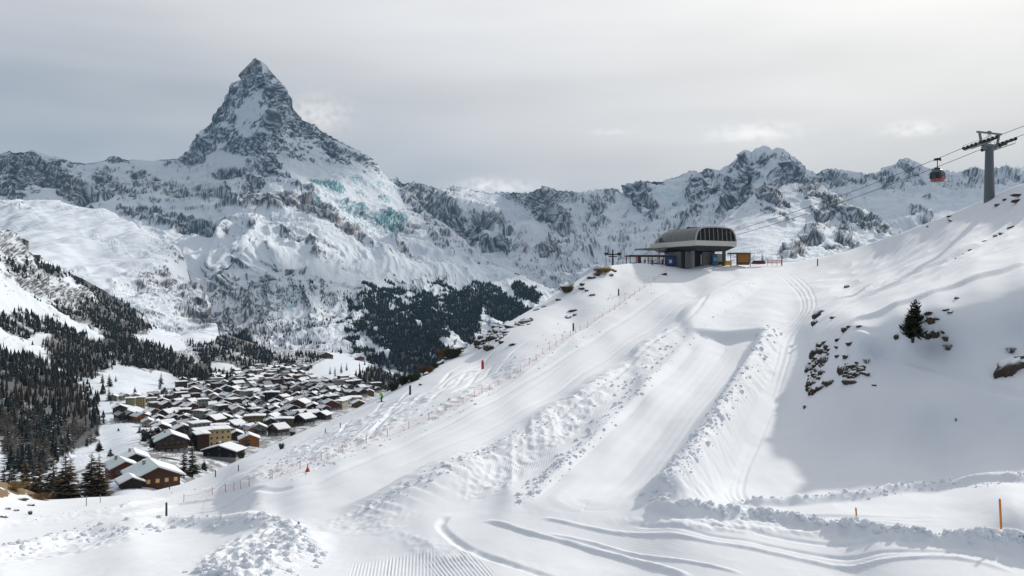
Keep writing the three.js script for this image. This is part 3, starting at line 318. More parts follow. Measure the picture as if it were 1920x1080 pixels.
  // the second lane is dug into the hill: a V floor, its right half tilted to look shaded, with a head wall and side walls
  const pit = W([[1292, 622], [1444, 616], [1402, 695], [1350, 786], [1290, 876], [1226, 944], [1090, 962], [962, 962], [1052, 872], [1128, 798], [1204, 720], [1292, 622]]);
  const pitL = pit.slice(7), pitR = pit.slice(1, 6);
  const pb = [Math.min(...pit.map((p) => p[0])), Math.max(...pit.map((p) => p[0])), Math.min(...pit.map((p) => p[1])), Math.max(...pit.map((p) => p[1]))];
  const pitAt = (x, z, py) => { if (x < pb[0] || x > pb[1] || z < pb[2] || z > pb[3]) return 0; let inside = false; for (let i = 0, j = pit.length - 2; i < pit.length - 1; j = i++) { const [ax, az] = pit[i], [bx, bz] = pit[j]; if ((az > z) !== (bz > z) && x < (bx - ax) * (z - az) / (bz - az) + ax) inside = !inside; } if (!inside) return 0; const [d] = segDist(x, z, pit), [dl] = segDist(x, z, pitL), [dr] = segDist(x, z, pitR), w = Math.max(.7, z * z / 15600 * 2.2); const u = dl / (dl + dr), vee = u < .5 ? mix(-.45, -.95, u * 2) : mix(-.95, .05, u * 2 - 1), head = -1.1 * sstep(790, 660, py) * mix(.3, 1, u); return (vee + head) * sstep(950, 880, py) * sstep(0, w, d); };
  const detail = (x, z, px, py) => {
    const cell = z * z / 15600, keep = (wl) => sstep(1.4, 3.2, wl / cell);
    let h = 0, rough = clamp(0.16 + churn(px, py) - groomed(px, py) * 0.9, 0, 1);
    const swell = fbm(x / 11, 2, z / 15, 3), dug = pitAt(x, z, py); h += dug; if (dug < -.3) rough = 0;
    for (const f of feat) {
      const b = f.b; if (x < b[0] || x > b[1] || z < b[2] || z > b[3]) continue;
      const [d, t, side] = segDist(x, z, f.q); if (d >= f.w) continue;
      if (f.kind === 'step') { const e = sstep(0, 0.12, t) * sstep(1, 0.72, t), up = side * f.seed > 0, n = 1 + f.lump * keep(1) * noise(x * 0.9, 4, z * 0.9) + f.lump * keep(.5) * noise(x * 2, 4, z * 2); h += f.h * n * e * (up ? sstep(-1.5, 1.5, d) * (1 - sstep(f.w * .4, f.w, d)) : sstep(-1.5, 1.5, -d)); rough = up ? Math.max(rough * sstep(.5, 3, d), .5 * sstep(1, 3, d) * (1 - d / f.w)) : rough * .2; continue; }
      const s = 1 - d / f.w, e = sstep(0, 0.08, t) * sstep(1, 0.92, t);
      let n = 1; if (f.lump) n += f.lump * (0.7 * keep(2.2) * noise(x * 0.45 + f.seed * 9, 1, z * 0.45) + 0.6 * keep(1) * noise(x, 4 + f.seed, z) + 0.45 * keep(0.45) * noise(x * 2.2, 8 + f.seed, z * 2.2));
      const k = s * s * (3 - 2 * s) * e * f.h * n;
      if (f.kind === 'bank') { h += k; rough = Math.max(rough, s * f.lump); } else h += k;
    }
    for (const f of combs) { const b = f.b; if (x < b[0] || x > b[1] || z < b[2] || z > b[3]) continue; const [d, t] = segDist(x, z, f.q); if (d >= f.w) continue; h += Math.cos(d * Math.PI * 2 / 0.21) * 0.024 * sstep(1, 0.6, d / f.w + .25 * noise(x * .8, 2, z * .8)) * sstep(0, 0.2, t + .1 * noise(x, 5, z)) * sstep(1, 0.9, t) * (0.8 + 0.4 * noise(x * 0.5, 3, z * 0.5)); }
    const gr = groomed(px, py); if (gr > 0.1 && py < 960) { const [dr, , sr] = segDist(x, z, runC), [dn, , sn] = segDist(x, z, laneC), q = dr < dn ? dr * Math.sign(sr) : dn * Math.sign(sn) + 60; h += gr * (0.075 * noise(q * 0.55, 31, z * 0.004) + 0.05 * noise(q * 1.4, 32, z * 0.008) + 0.026 * keep(.5) * noise(q * 3.2, 33, z * 0.02)); }
    h += wind(px, py) * (0.55 * (0.5 - Math.abs(noise((x * 0.8 + z * 0.6) / 4.2, 11, (z * 0.8 - x * 0.6) / 13))) + 0.3 * noise((x * 0.8 + z * 0.6) / 2.4, 12, (z * 0.8 - x * 0.6) / 8) * keep(3)) * 1.5;
    h += swell * 0.22 * (1 - 0.6 * groomed(px, py)) + (noise(x / 2.6, 5, z / 3.4) * keep(2.6) + 0.5 * noise(x / 1.3, 6, z / 1.7) * keep(1.3) + 0.3 * noise(x / 0.6, 6, z / 0.8) * keep(0.6)) * 0.07 * (0.35 + rough);
    if (rough > 0.05) h += rough * rough * (keep(3) * (0.6 - Math.abs(noise(x * 0.5, 7, z * 0.34)) * 1.6) * 0.36 + keep(1.4) * (0.4 - Math.abs(noise(x * 1.1, 17, z * 0.75))) * 0.36 + keep(0.7) * noise(x * 2.1, 9, z * 1.5) * 0.2 + keep(0.35) * noise(x * 4, 9, z * 3) * 0.1);
    return h;
  };
  const earth = blobField([[20, 915, 34, 10, 20, 1], [70, 930, 24, 6, 15, 1], [0, 925, 20, 8, 10, .9], [1132, 505, 16, 5, -20, .9], [1064, 538, 14, 5, -30, .9]]);
  const relief = (P, N, px, py) => detail(P.x, P.z, px, py);
  const tint = (P, N, px, py, c) => {
    const v = 1 + 0.02 * fbm(P.x / 3, 3, P.z / 3, 3); setC(c, 0.665 * v, 0.695 * v, 0.745 * v);
    const e = earth(px, py); if (e > 0) mixC(c, 0.16, 0.11, 0.06, sstep(0.45, 0.6, e + 0.5 * fbm(P.x * 0.8, P.y * 0.8, P.z * 0.8, 4)));
  };
  const mesh = terrain('snow_ground', { x0: -140, x1: 2140, sx: 1.45, rows: 475, skyline: HILL_SKY, bottom: 1140, depth, relief, tint, upright: true, back: [[0.04, 0.004], [0.15, 0.05], [0.5, 0.25]], label: 'broad snowy hill with groomed ski runs, snow banks and groomer tracks', category: 'ski slope' });
  const spot = (px, py) => { const p = at(px, py, depth(px, py)); p.y += detail(p.x, p.z, px, py); return p; };
  return { mesh, depth, spot, runLeft, feat };
})();
// low ground under everything, out to the horizon
{
  const g = new THREE.CircleGeometry(26000, 64); g.rotateX(-Math.PI / 2);
  const m = new THREE.Mesh(g, new THREE.MeshStandardMaterial({ color: new THREE.Color(0.8, 0.82, 0.85), roughness: 0.95 })); m.name = 'ground'; m.position.y = -420; m.userData = { kind: 'structure', label: 'snow-covered low ground beneath the valley', category: 'ground' }; m.receiveShadow = true; scene.add(m);
}
// clouds added out of view, placed to throw shade on the high peaks
{
  const M4 = new THREE.MeshStandardMaterial({ color: new THREE.Color(0.8, 0.81, 0.83), roughness: 1 });
  const bank = (px, py, d, along, r, h, seed) => {
    const p = at(px, py, d).addScaledVector(SUN, along), g = new THREE.IcosahedronGeometry(1, 14), a = g.attributes.position, v = new THREE.Vector3();
    for (let i = 0; i < a.count; i++) { v.fromBufferAttribute(a, i).normalize(); const k = 1 + 0.35 * fbm(v.x * 1.7 + seed, v.y * 1.7, v.z * 1.7, 4) + 0.12 * fbm(v.x * 7, v.y * 7 + seed, v.z * 7, 3); a.setXYZ(i, v.x * k * r, (v.y < 0 ? v.y * 0.55 : v.y) * k * h, v.z * k * r); }
    g.computeVertexNormals(); const m = new THREE.Mesh(g, M4); m.name = seed === 1 ? 'added_cloud' : 'added_cloud_00' + (seed - 1); m.position.copy(p); m.castShadow = true; m.userData = { kind: 'stuff', label: 'grey cloudbank added out of view to shade the high peaks', category: 'added_cloud' }; scene.add(m);
  };
  bank(455, 215, 8200, 12000, 1500, 700, 1); bank(505, 290, 7700, 12500, 800, 380, 2); bank(230, 330, 7800, 12000, 1300, 420, 3); bank(1400, 340, 7800, 12000, 1700, 520, 4); bank(1020, 400, 9200, 14500, 1500, 420, 5); bank(1240, 420, 7200, 13000, 1300, 420, 6); bank(1720, 350, 8500, 12000, 1300, 420, 7); bank(470, 565, 4000, 14000, 480, 280, 8);
}
// ------------------------------------------------------------------ things: helpers
const taken = {};
function numbered(n) { const k = (taken[n] = (taken[n] ?? -1) + 1); return k ? n + '_' + String(k).padStart(3, '0') : n; }
function thing(name, label, category, p = [0, 0, 0], turn = 0, group) {
  const o = new THREE.Group(); o.name = numbered(name); o.position.set(...(p.isVector3 ? p.toArray() : p)); o.rotation.y = turn; o.userData = { label, category }; if (group) o.userData.group = group; scene.add(o); return o;
}
function part(parent, name, geo, mat) { const m = new THREE.Mesh(geo, mat); m.name = name; m.castShadow = m.receiveShadow = true; parent.add(m); return m; }
function lone(name, geo, mat, label, category, p, turn = 0, group) { const m = new THREE.Mesh(geo, mat); m.name = numbered(name); m.position.set(...(p.isVector3 ? p.toArray() : p)); m.rotation.y = turn; m.castShadow = m.receiveShadow = true; m.userData = { label, category }; if (group) m.userData.group = group; scene.add(m); return m; }
function dup(o, p, turn, label, group) { const c = o.clone(); c.name = numbered(o.name.replace(/_\d{3}$/, '')); c.position.set(...(p.isVector3 ? p.toArray() : p)); c.rotation.y = turn; c.userData = { ...o.userData }; if (label) c.userData.label = label; if (group) c.userData.group = group; scene.add(c); return c; }
const rgb = (r, g, b) => new THREE.Color().setRGB(r, g, b);
const mat = (r, g, b, rough = 0.85, metal = 0) => new THREE.MeshStandardMaterial({ color: rgb(r, g, b), roughness: rough, metalness: metal });
const box = (w, h, d, x = 0, y = 0, z = 0, ry = 0) => { const g = new THREE.BoxGeometry(w, h, d); if (ry) g.rotateY(ry); g.translate(x, y, z); return g; };
function bar(a, b, r, r2 = r, n = 8) { const A = new THREE.Vector3(...a), B = new THREE.Vector3(...b), d = B.clone().sub(A), g = new THREE.CylinderGeometry(r2, r, d.length(), n); g.applyQuaternion(new THREE.Quaternion().setFromUnitVectors(new THREE.Vector3(0, 1, 0), d.clone().normalize())); const m = A.add(B).multiplyScalar(0.5); g.translate(m.x, m.y, m.z); return g; }
function beam(a, b, w, h) { const A = new THREE.Vector3(...a), B = new THREE.Vector3(...b), d = B.clone().sub(A), g = new THREE.BoxGeometry(w, h, d.length()); const m = new THREE.Matrix4().lookAt(B, A, new THREE.Vector3(0, 1, 0)); g.applyMatrix4(m); const c = A.add(B).multiplyScalar(0.5); g.translate(c.x, c.y, c.z); return g; }
const join = (l) => mergeGeometries(l.map((g) => g.index ? g.toNonIndexed() : g));
function quads(list) { const p = []; for (const [a, b, c, d] of list) { p.push(...a, ...b, ...c); if (d) p.push(...a, ...c, ...d); } const g = new THREE.BufferGeometry(); g.setAttribute('position', new THREE.Float32BufferAttribute(p, 3)); g.computeVertexNormals(); g.setAttribute('uv', new THREE.Float32BufferAttribute(new Float32Array(p.length / 3 * 2), 2)); return g; }
const M = { dark: mat(.03, .032, .035, .6), steel: mat(.22, .24, .25, .5, .4), greyPaint: mat(.12, .14, .145, .55), black: mat(.015, .015, .017, .7), glass: new THREE.MeshPhysicalMaterial({ color: rgb(.008, .01, .014), roughness: .22, specularIntensity: .45 }), snow: mat(.7, .725, .77, .95), red: mat(.42, .035, .025, .7), orange: mat(.55, .2, .03, .7), timber: mat(.085, .04, .02, .9), plank: mat(.3, .14, .035, .85), concrete: mat(.27, .265, .25, .9), beige: mat(.42, .39, .33, .7), rubber: mat(.02, .02, .02, .9), slate: mat(.26, .27, .29, .9) };

// ------------------------------------------------------------------ trees
/* A conifer: whorls of drooping, jagged fronds round a tapered trunk. */
function crownGeo({ h, r, whorls, fronds, seed, droop = 0.35, bare = 0, segs = 2, ragged = 0.35, start = 0.12, snow = 0, col = [.022, .034, .024], pw = 0.8 }) {
  const R = rng(seed), p = [], c = [];
  const tri = (a, b, d, k) => { p.push(...a, ...b, ...d); for (let i = 0; i < 3; i++) c.push(k[0], k[1], k[2]); };
  for (let i = 0; i < whorls; i++) {
    const t = i / (whorls - 1), y0 = h * (start + (0.97 - start) * t), len0 = r * Math.pow(1 - t, pw) * (0.85 + 0.3 * R()) + h * 0.012, n = Math.max(4, Math.round(fronds * (1 - 0.45 * t)));
    const ph = R() * 7;
    for (let j = 0; j < n; j++) {
      if (R() < bare) continue;
      const a = ph + (j + (R() - .5) * ragged * 2) / n * Math.PI * 2, len = len0 * (1 - ragged + 2 * ragged * R()), y = y0 + (R() - .5) * h / whorls, dr = droop * (0.6 + 0.8 * R()), w = len * (0.34 + 0.2 * R()) * (1 - bare * .6);
      const ca = Math.cos(a), sa = Math.sin(a), b = 0.65 + 0.7 * R(), k = R() < snow ? [.55, .57, .6] : [col[0] * b, col[1] * b, col[2] * b];
      let px = 0, py = y, pz = 0, pw2 = w * .25;
      for (let s = 1; s <= segs; s++) {
        const u = s / segs, rr = len * u, yy = y - len * dr * u * u + len * 0.12 * u, ww = s === segs ? 0 : w * (1 - 0.55 * u) * (0.75 + 0.5 * R()), sag = (R() - .5) * w * .5;
        const A = [px - sa * pw2, py - pw2 * .35, pz + ca * pw2], B = [px + sa * pw2, py - pw2 * .35, pz - ca * pw2], C = [ca * rr - sa * ww, yy - ww * .5 + sag, sa * rr + ca * ww], D = [ca * rr + sa * ww, yy - ww * .5 - sag, sa * rr - ca * ww], T = [ca * rr, yy, sa * rr], Q = [px, py, pz];
        if (s === segs) { tri(A, Q, T, k); tri(Q, B, T, k); } else { tri(A, Q, T, k); tri(A, T, C, k); tri(Q, B, T, k); tri(B, D, T, k); }
        px = T[0]; py = T[1]; pz = T[2]; pw2 = ww;
      }
    }
  }
  const g = new THREE.BufferGeometry(); g.setAttribute('position', new THREE.Float32BufferAttribute(p, 3)); g.setAttribute('color', new THREE.Float32BufferAttribute(c, 3)); g.computeVertexNormals(); return g;
}
const trunkGeo = (h, r) => { const g = new THREE.CylinderGeometry(r * .15, r, h, 6); g.translate(0, h / 2 - .3, 0); return g; };
const leafMat = new THREE.MeshStandardMaterial({ vertexColors: true, roughness: 0.95, side: THREE.DoubleSide });
const barkMat = mat(.05, .036, .026, .95), greyBark = mat(.07, .06, .055, .95);
const SPRUCE = [.008, .016, .019], LARCH = [.034, .026, .021], GOLD = [.10, .062, .028];
function tree(name, label, p, turn, group, spec, trunkR, bark = barkMat, category = 'tree') { const t = thing(name, label, category, p, turn, group); part(t, 'trunk', trunkGeo(spec.h * .96, trunkR), bark); part(t, 'crown', crownGeo(spec), leafMat); return t; }
const vspot = (px, py) => { const p = at(px, py, valley.depth(px, py)); const e = 1, n = new THREE.Vector3(0, 1, 0); p.y += valley.relief(p, n, px, py) * 0.9; return p; };
const spruceKinds = [0, 1, 2].map((i) => ({ h: 1, r: [.2, .17, .23][i], whorls: 10, fronds: 7, seed: 40 + i, segs: 2, ragged: .45, snow: .14, col: SPRUCE }));
const larchKinds = [0, 1].map((i) => ({ h: 1, r: [.2, .17][i], whorls: 11, fronds: 7, seed: 60 + i, segs: 2, bare: .3, ragged: .5, droop: .1, col: LARCH }));
const coned = (g, r, col) => { const c = new THREE.ConeGeometry(r, .9, 6, 3).translate(0, .5, 0).toNonIndexed(), n = c.attributes.position.count, p = c.attributes.position; for (let i = 0; i < n; i++) { const x = p.getX(i), y = p.getY(i), z = p.getZ(i), k = 1 + .5 * noise(x * 9 + 3, y * 8, z * 9); p.setXYZ(i, x * k, y, z * k); } c.setAttribute('color', new THREE.Float32BufferAttribute([...Array(n)].flatMap(() => col.map((v) => v * .8)), 3)); c.deleteAttribute('uv'); c.computeVertexNormals(); return mergeGeometries([g, c]); };
const protoGeo = [...spruceKinds, ...larchKinds].map((k, i) => [i < 3 ? coned(crownGeo(k), .1, SPRUCE) : crownGeo(k), trunkGeo(.96, .022)]);
const simpleGeo = [...spruceKinds, ...larchKinds].map((k, i) => i < 3 ? coned(crownGeo({ ...k, whorls: 8, fronds: 6, segs: 1 }), .13, SPRUCE) : coned(crownGeo({ ...k, whorls: 9, fronds: 7, segs: 1 }), .07, LARCH));
const whiteLeaf = new THREE.MeshStandardMaterial({ vertexColors: true, roughness: 0.95, side: THREE.DoubleSide });
{ // the woods: every tree's place first, largest in view as trees of their own, the rest as one mass
  const R = rng(99), spots = [];
  for (let i = 0; i < 150000; i++) {
    const px = -120 + R() * 900, py = 480 + R() * 430, w = valley.woods(px, py) - valley.meadow(px, py) * 1.1;
    if (py < lerpLine([[-160, 400], [0, 432], [64, 482], [160, 532], [312, 612], [420, 632], [520, 660], [640, 668], [740, 704]], px)) continue;
    if (w <= 0) { if (R() > .10 || valley.meadow(px, py) > .2 || px > 330 || py > 720) continue; }
    const d = valley.depth(px, py);
    if (d < 330) continue;
    if (R() > .085 * Math.min(6, (d / 800) ** 2) * clamp(w * 1.2, .2, .8)) continue;
    const q = at(px, py, d); if (w < .9 && fbm(q.x / 40, q.y / 40, q.z / 40, 2) < .25 - w * .6) continue;
    spots.push([px, py, d, R(), R(), R()]);
  }
  spots.sort((a, b) => a[2] - b[2]);
  const kindOf = (s) => { const mixd = noise(s[0] / 60, s[1] / 60, 2) + (s[0] < 210 && s[1] > 640 ? .18 : -.22); return s[3] < .5 + mixd ? 3 + (s[4] > .5 ? 1 : 0) : Math.floor(s[4] * 3); };
  const near = spots.slice(0, 300), rest = spots.slice(300), proto = {};
  for (const s of near) {
    const k = kindOf(s), p = vspot(s[0], s[1]), h = (k > 2 ? 10 : 10) + 6 * s[5], lar = k > 2;
    const label = lar ? 'bare grey-brown larch in the wood covering the hillside beside the village' : 'dark green spruce in the wood covering the hillside beside the village', group = lar ? 'bare larches of the hillside wood' : 'spruces of the hillside wood';
    let o; if (!proto[k]) { o = thing(lar ? 'larch_tree' : 'spruce_tree', label, 'tree', p, s[4] * 6, group); part(o, 'trunk', protoGeo[k][1], lar ? greyBark : barkMat); part(o, 'crown', protoGeo[k][0], leafMat); proto[k] = o; } else o = dup(proto[k], p, s[4] * 6, label, group);
    o.scale.set(h * 1.2, h, h * 1.2);
  }
  const put = (name, label, list, geos, surf) => { const by = {}; for (const s of list) (by[s.k] ??= []).push(s); for (const k in by) { const im = new THREE.InstancedMesh(geos[k], whiteLeaf, by[k].length), m4 = new THREE.Matrix4(), q = new THREE.Quaternion(), up = new THREE.Vector3(0, 1, 0); by[k].forEach((s, i) => { q.setFromAxisAngle(up, s.t * 6.3); m4.compose(s.p, q, new THREE.Vector3(s.h * s.f, s.h, s.h * s.f)); im.setMatrixAt(i, m4); const b = .6 + .9 * s.t; im.setColorAt(i, new THREE.Color(b * (1 + .3 * (s.f - 1.4)), b, b * (1 - .25 * (s.f - 1.4)))); }); im.name = numbered(name); im.castShadow = im.receiveShadow = true; im.userData = { kind: 'stuff', label, category: 'forest' }; scene.add(im); } };
  put('hillside_forest', 'dense wood of spruce and bare larch on the hillside above the village', rest.map((s) => ({ k: kindOf(s), p: vspot(s[0], s[1]), h: 5 + 9 * s[5] * s[5] + 3 * s[3], t: s[4], f: 1.15 + .7 * s[3] })), simpleGeo);
  // woods on the flank of the high peak and scattered bushes on the bright slope
  const fl = [], N = new THREE.Vector3();
  const plant = (depth, px, py, R, h0, relief) => { const d = depth(px, py), a = at(px, py, d), b = at(px + 2, py, depth(px + 2, py)).sub(a), c = at(px, py + 2, depth(px, py + 2)).sub(a); N.crossVectors(c, b).normalize(); const e = relief(a, N, px, py); a.addScaledVector(N, e); a.y -= 2; return { p: a, h: h0 * (.7 + .6 * R()), t: R(), f: 1.35 }; };
  for (let i = 0; i < 90000; i++) {
    const px = 380 + R() * 680, py = 500 + R() * 250, w = horn.woods(px, py); if (w <= 0.02 || py < lerpLine([[380, 500], [860, 500], [920, 508], [1000, 536], [1060, 560]], px)) continue;
    const d = horn.depth(px, py), q = at(px, py, d), n = fbm(q.x / 110, q.y / 110, q.z / 110, 3);
    if (R() > .55 * (d / 3000) ** 2 || w + n * .6 < .5) continue;
    fl.push({ ...plant(horn.depth, px, py, R, 17, horn.relief), k: R() < .12 ? 3 : Math.floor(R() * 3) });
  }
  for (let i = 0; i < 5000; i++) { const px = 560 + R() * 460, py = 500 + R() * 120; if (py < lerpLine([[560, 530], [680, 520], [860, 505], [1000, 536], [1060, 560]], px) || noise(px / 30, py / 30, 8) < .15) continue; if (R() < .12) fl.push({ ...plant(horn.depth, px, py, R, 13, horn.relief), k: Math.floor(R() * 3) }); }
  for (let i = 0; i < 9000; i++) { const px = 395 + R() * 300, py = 535 + R() * 120, w = fbm(px / 34, py / 26, 5, 3); if (w < .12 || R() > .5) continue; fl.push({ ...plant(horn.depth, px, py, R, 12, horn.relief), k: R() < .72 ? 3 + Math.floor(R() * 2) : 0 }); }
  put('far_forest', 'dark blue-green forest on the lower flank of the pyramid peak', fl, simpleGeo);
}
// single trees out on the snow and by the houses: px, py of the foot, height (m), kind, label
{
  const S = (h, r, seed, o = {}) => ({ h, r: h * r, whorls: 14, fronds: 10, seed, segs: 2, ragged: .4, snow: .05, col: SPRUCE, ...o });
  const bareL = (h, r, seed, col = LARCH) => S(h, r, seed, { bare: .12, ragged: .6, droop: .15, col, whorls: 22, fronds: 13 });
  const list = [
    [205, 726, 17, S(17, .26, 1), 'dark round spruce alone at the upper edge of the snowy meadow'], [192, 720, 14, S(14, .22, 2), 'slim dark spruce behind the round spruce at the meadow edge'], [217, 716, 9, bareL(9, .2, 3), 'thin bare sapling beside the round spruce at the meadow edge'], [253, 735, 8, S(8, .3, 4, { col: [.05, .06, .035] }), 'small olive bush-like tree in the middle of the upper meadow'],
    [204, 752, 17, S(17, .2, 5), 'tall dark spruce where the wood meets the yellow apartment block'], [182, 818, 10, S(10, .2, 6), 'small dark spruce standing clear below the wood'], [222, 808, 3, S(3, .4, 7), 'tiny dark bush on the snow meadow above the track'],
    [186, 848, 8, bareL(8, .28, 8), 'bent bare tree on the snow field below the track'], [163, 838, 6, bareL(6, .2, 9), 'thin bare sapling on the snow field near the wood'], [207, 856, 5, bareL(5, .3, 10), 'small dark shrub lowest on the snow field'],
    [302, 724, 19, bareL(19, .18, 11), 'tall bare larch at the lower tip of the hillside wood'], [300, 730, 15, S(15, .2, 12), 'dark spruce beside the tall larch at the wood tip'], [389, 722, 15, bareL(15, .2, 13), 'bare larch at the village end of the wood'], [434, 705, 16, bareL(16, .2, 41), 'round bare tree clump member above the upper village roofs'],
    [529, 730, 22, bareL(22, .26, 14, GOLD), 'large golden-brown tree rising over the village roofs'], [524, 740, 15, S(15, .2, 15), 'dark spruce in front of the golden-brown tree'],
    [361, 893, 14, S(14, .22, 16, { col: [.025, .038, .02] }), 'green spruce beside the snow slope next to the large timber chalet'], [345, 896, 12, bareL(12, .16, 17), 'bare tree beside the large timber chalet'], [383, 880, 5, S(5, .35, 18), 'low dark bush on the snow bank behind the green spruce'],
    [282, 834, 15, S(15, .13, 19), 'thin dark spruce at the corner of the dark wide chalet'], [262, 812, 6, S(6, .36, 20), 'small dark bush by the garden below the orange-walled chalet'], [270, 829, 6, S(6, .4, 21), 'round dark bush at the track end by the village'],
    [640, 700, 18, S(18, .16, 22), 'dark spruce in the clump on the far snow field'], [628, 707, 17, S(17, .15, 23), 'tallest spruce of the clump on the far snow field'], [650, 696, 17, S(17, .15, 24), 'broad spruce at the back of the clump on the far snow field'], [619, 703, 15, S(15, .14, 25), 'slim spruce at the outer edge of the clump on the far snow field'],
    [470, 774, 10, S(10, .2, 26), 'dark spruce between the beige house and the black gable'], [486, 766, 11, S(11, .2, 27), 'dark spruce behind the brown apartment block'], [498, 775, 9, S(9, .2, 28), 'short dark spruce beside the tall black house'], [641, 742, 14, S(14, .26, 29), 'broad dark tree behind the red chalet'],
    [517, 808, 9, S(9, .2, 42), 'dark spruce beside the yellow-brown apartment block'],
  ];
  for (const [px, py, h, spec, label] of list) tree(/bush|shrub/.test(label) ? 'bush' : /larch/.test(label) ? 'larch_tree' : /bare|sapling|golden/.test(label) ? 'bare_tree' : 'spruce_tree', label, vspot(px, py), spec.seed, undefined, spec, h * .022, undefined, /bush|shrub/.test(label) ? 'bush' : 'tree');
  // brown larches just beyond the edge of the near hill
  const edge = [[22, 944, 330, 14, 'squat'], [47, 942, 335, 16, 'broad'], [75, 945, 330, 15, 'ragged'], [100, 946, 325, 16, 'slim'], [123, 947, 320, 17, 'tallest'], [133, 946, 330, 14, 'short'], [172, 944, 300, 15, 'lone bushy'], [186, 940, 330, 14, 'thin grey'], [62, 948, 310, 11, 'low'], [8, 940, 320, 13, 'dark']];
  edge.forEach(([px, py, d, h, w], i) => { const p = at(px, py, valley.depth(px, py)); tree('larch_tree', w + ' brown larch in the row behind the snow edge near the earth mound', p, i, undefined, bareL(h, .24, 70 + i, i % 3 ? [.075, .05, .03] : [.05, .042, .03]), .3); });
}

// ------------------------------------------------------------------ the village
const paneDark = mat(.02, .022, .026, .2), paneGlowTint = mat(.62, .34, .13, .6), frameLight = mat(.2, .17, .13, .7);  // the warm pane: window glow put into an orange colour, nothing emits
function house({ px, py, w, l, h, turn, wall, label, name = 'chalet', category = 'house', pitch = 24, flat = 0, rows = 2, cols = 3, sideCols = 3, warm = 0, roofTone = 0, group, over = 1.0, seed = 1, plain = false, chimney = true, d }) {
  const R = rng(seed * 7919 + Math.round(px * 13 + py)), p = d ? at(px, py, d) : vspot(px, py), o = thing(name, label, category, p, turn, group), rise = flat ? .25 : w / 2 * Math.tan(pitch * Math.PI / 180);
  const a = w / 2, b = l / 2, wm = mat(...wall.map((v) => v * .72), .9), y0 = -2.5;
  part(o, 'wall', quads([[[-a, y0, b], [a, y0, b], [a, h, b], [-a, h, b]], [[-a, h, b], [a, h, b], [0, h + rise, b]], [[a, y0, -b], [-a, y0, -b], [-a, h, -b], [a, h, -b]], [[a, h, -b], [-a, h, -b], [0, h + rise, -b]], [[a, y0, b], [a, y0, -b], [a, h, -b], [a, h, b]], [[-a, y0, -b], [-a, y0, b], [-a, h, b], [-a, h, -b]]]), wm);
  if (h > 5 && !flat) part(o, 'plinth', box(w + .16, 2.4 + y0 * -1, l + .16, 0, (2.4 + y0) / 2, 0), M.concrete);
  const ov = over, k = rise / a;                                       // roof boards and the snow lying on them
  const slab = (s, lo, th, ex, name, m) => { const x1 = s * (a + ov + ex), yA = h + rise + lo, yB = h - (ov + ex) * k + lo, z = b + ov + ex, n = 6, top = [], e = (i, x) => (name === 'snow_cover' ? .12 * noise(i * 1.3 + px, x * .4 + py, seed) : 0); const q = []; for (let i = 0; i < n; i++) { const z0 = mix(-z, z, i / n), z1 = mix(-z, z, (i + 1) / n), A = [0, yA + th + e(i, 0), z0], B = [x1 * (1 + .02 * e(i, 9) * 5), yB + th + e(i, 3), z0], C = [x1 * (1 + .02 * e(i + 1, 9) * 5), yB + th + e(i + 1, 3), z1], D = [0, yA + th + e(i + 1, 0), z1]; q.push(s > 0 ? [A, D, C, B] : [A, B, C, D]); const Bl = [B[0], yB, z0], Cl = [C[0], yB, z1]; q.push(s > 0 ? [B, C, Cl, Bl] : [C, B, Bl, Cl]); q.push(s > 0 ? [[0, yA, z1], [0, yA, z0], Bl, Cl] : [[0, yA, z0], [0, yA, z1], Cl, Bl]); if (i === 0) q.push([[0, yA, z0], A, B, Bl]); if (i === n - 1) q.push([D, [0, yA, z1], Cl, C]); } return part(o, name, quads(q), m); };
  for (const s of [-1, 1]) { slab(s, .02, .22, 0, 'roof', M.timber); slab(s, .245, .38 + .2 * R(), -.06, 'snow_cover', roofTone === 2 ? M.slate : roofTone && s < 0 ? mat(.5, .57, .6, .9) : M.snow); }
  if (chimney && !flat) { const cx = -a * .35, cz = -b * .3, c = part(o, 'chimney', box(.8, 1.8, .8, cx, h + rise * .65 + 1.1, cz), M.concrete); part(c, 'snow_cap', box(.95, .22, .95, cx, h + rise * .65 + 2.12, cz), M.snow); }
  if (plain) return o;
  const win = (x, y, z, ry, ww = .95, hh = 1.05) => { const f = part(o, 'window', box(ww + .22, hh + .22, .1, x, y, z, ry), frameLight); const dx = Math.sin(ry) * .04, dz = Math.cos(ry) * .04; part(f, 'pane', box(ww, hh, .1, x + dx, y, z + dz, ry), R() < warm ? paneGlowTint : paneDark); };
  for (let r = 0; r < rows; r++) { const y = h * (r + .62) / rows; for (let c = 0; c < cols; c++) win(mix(-a, a, (c + .5) / cols), y, b + .03, 0); for (let c = 0; c < sideCols; c++) win(a + .03, y, mix(-b, b, (c + .5) / sideCols), Math.PI / 2); }
  if (!flat && h > 5) { win(0, h + rise * .35, b + .03, 0, .8, .8); for (let r = 1; r < rows; r++) { const y = h * r / rows; const bal = part(o, 'balcony', join([box(w * .86, .16, 1.1, 0, y, b + .55), box(w * .86, .85, .08, 0, y + .5, b + 1.08), box(.08, .85, 1.0, -w * .43, y + .5, b + .55), box(.08, .85, 1.0, w * .43, y + .5, b + .55)]), M.timber); } }
  return o;
}
const BR = [.085, .035, .018], DK = [.03, .022, .018], OR = [.36, .13, .03], RD = [.2, .03, .015], CR = [.6, .44, .22], GY = [.3, .3, .27], YE = [.45, .36, .16], BG = [.42, .36, .28], WH = [.52, .5, .46], PK = [.4, .26, .2], BK = [.014, .014, .016];
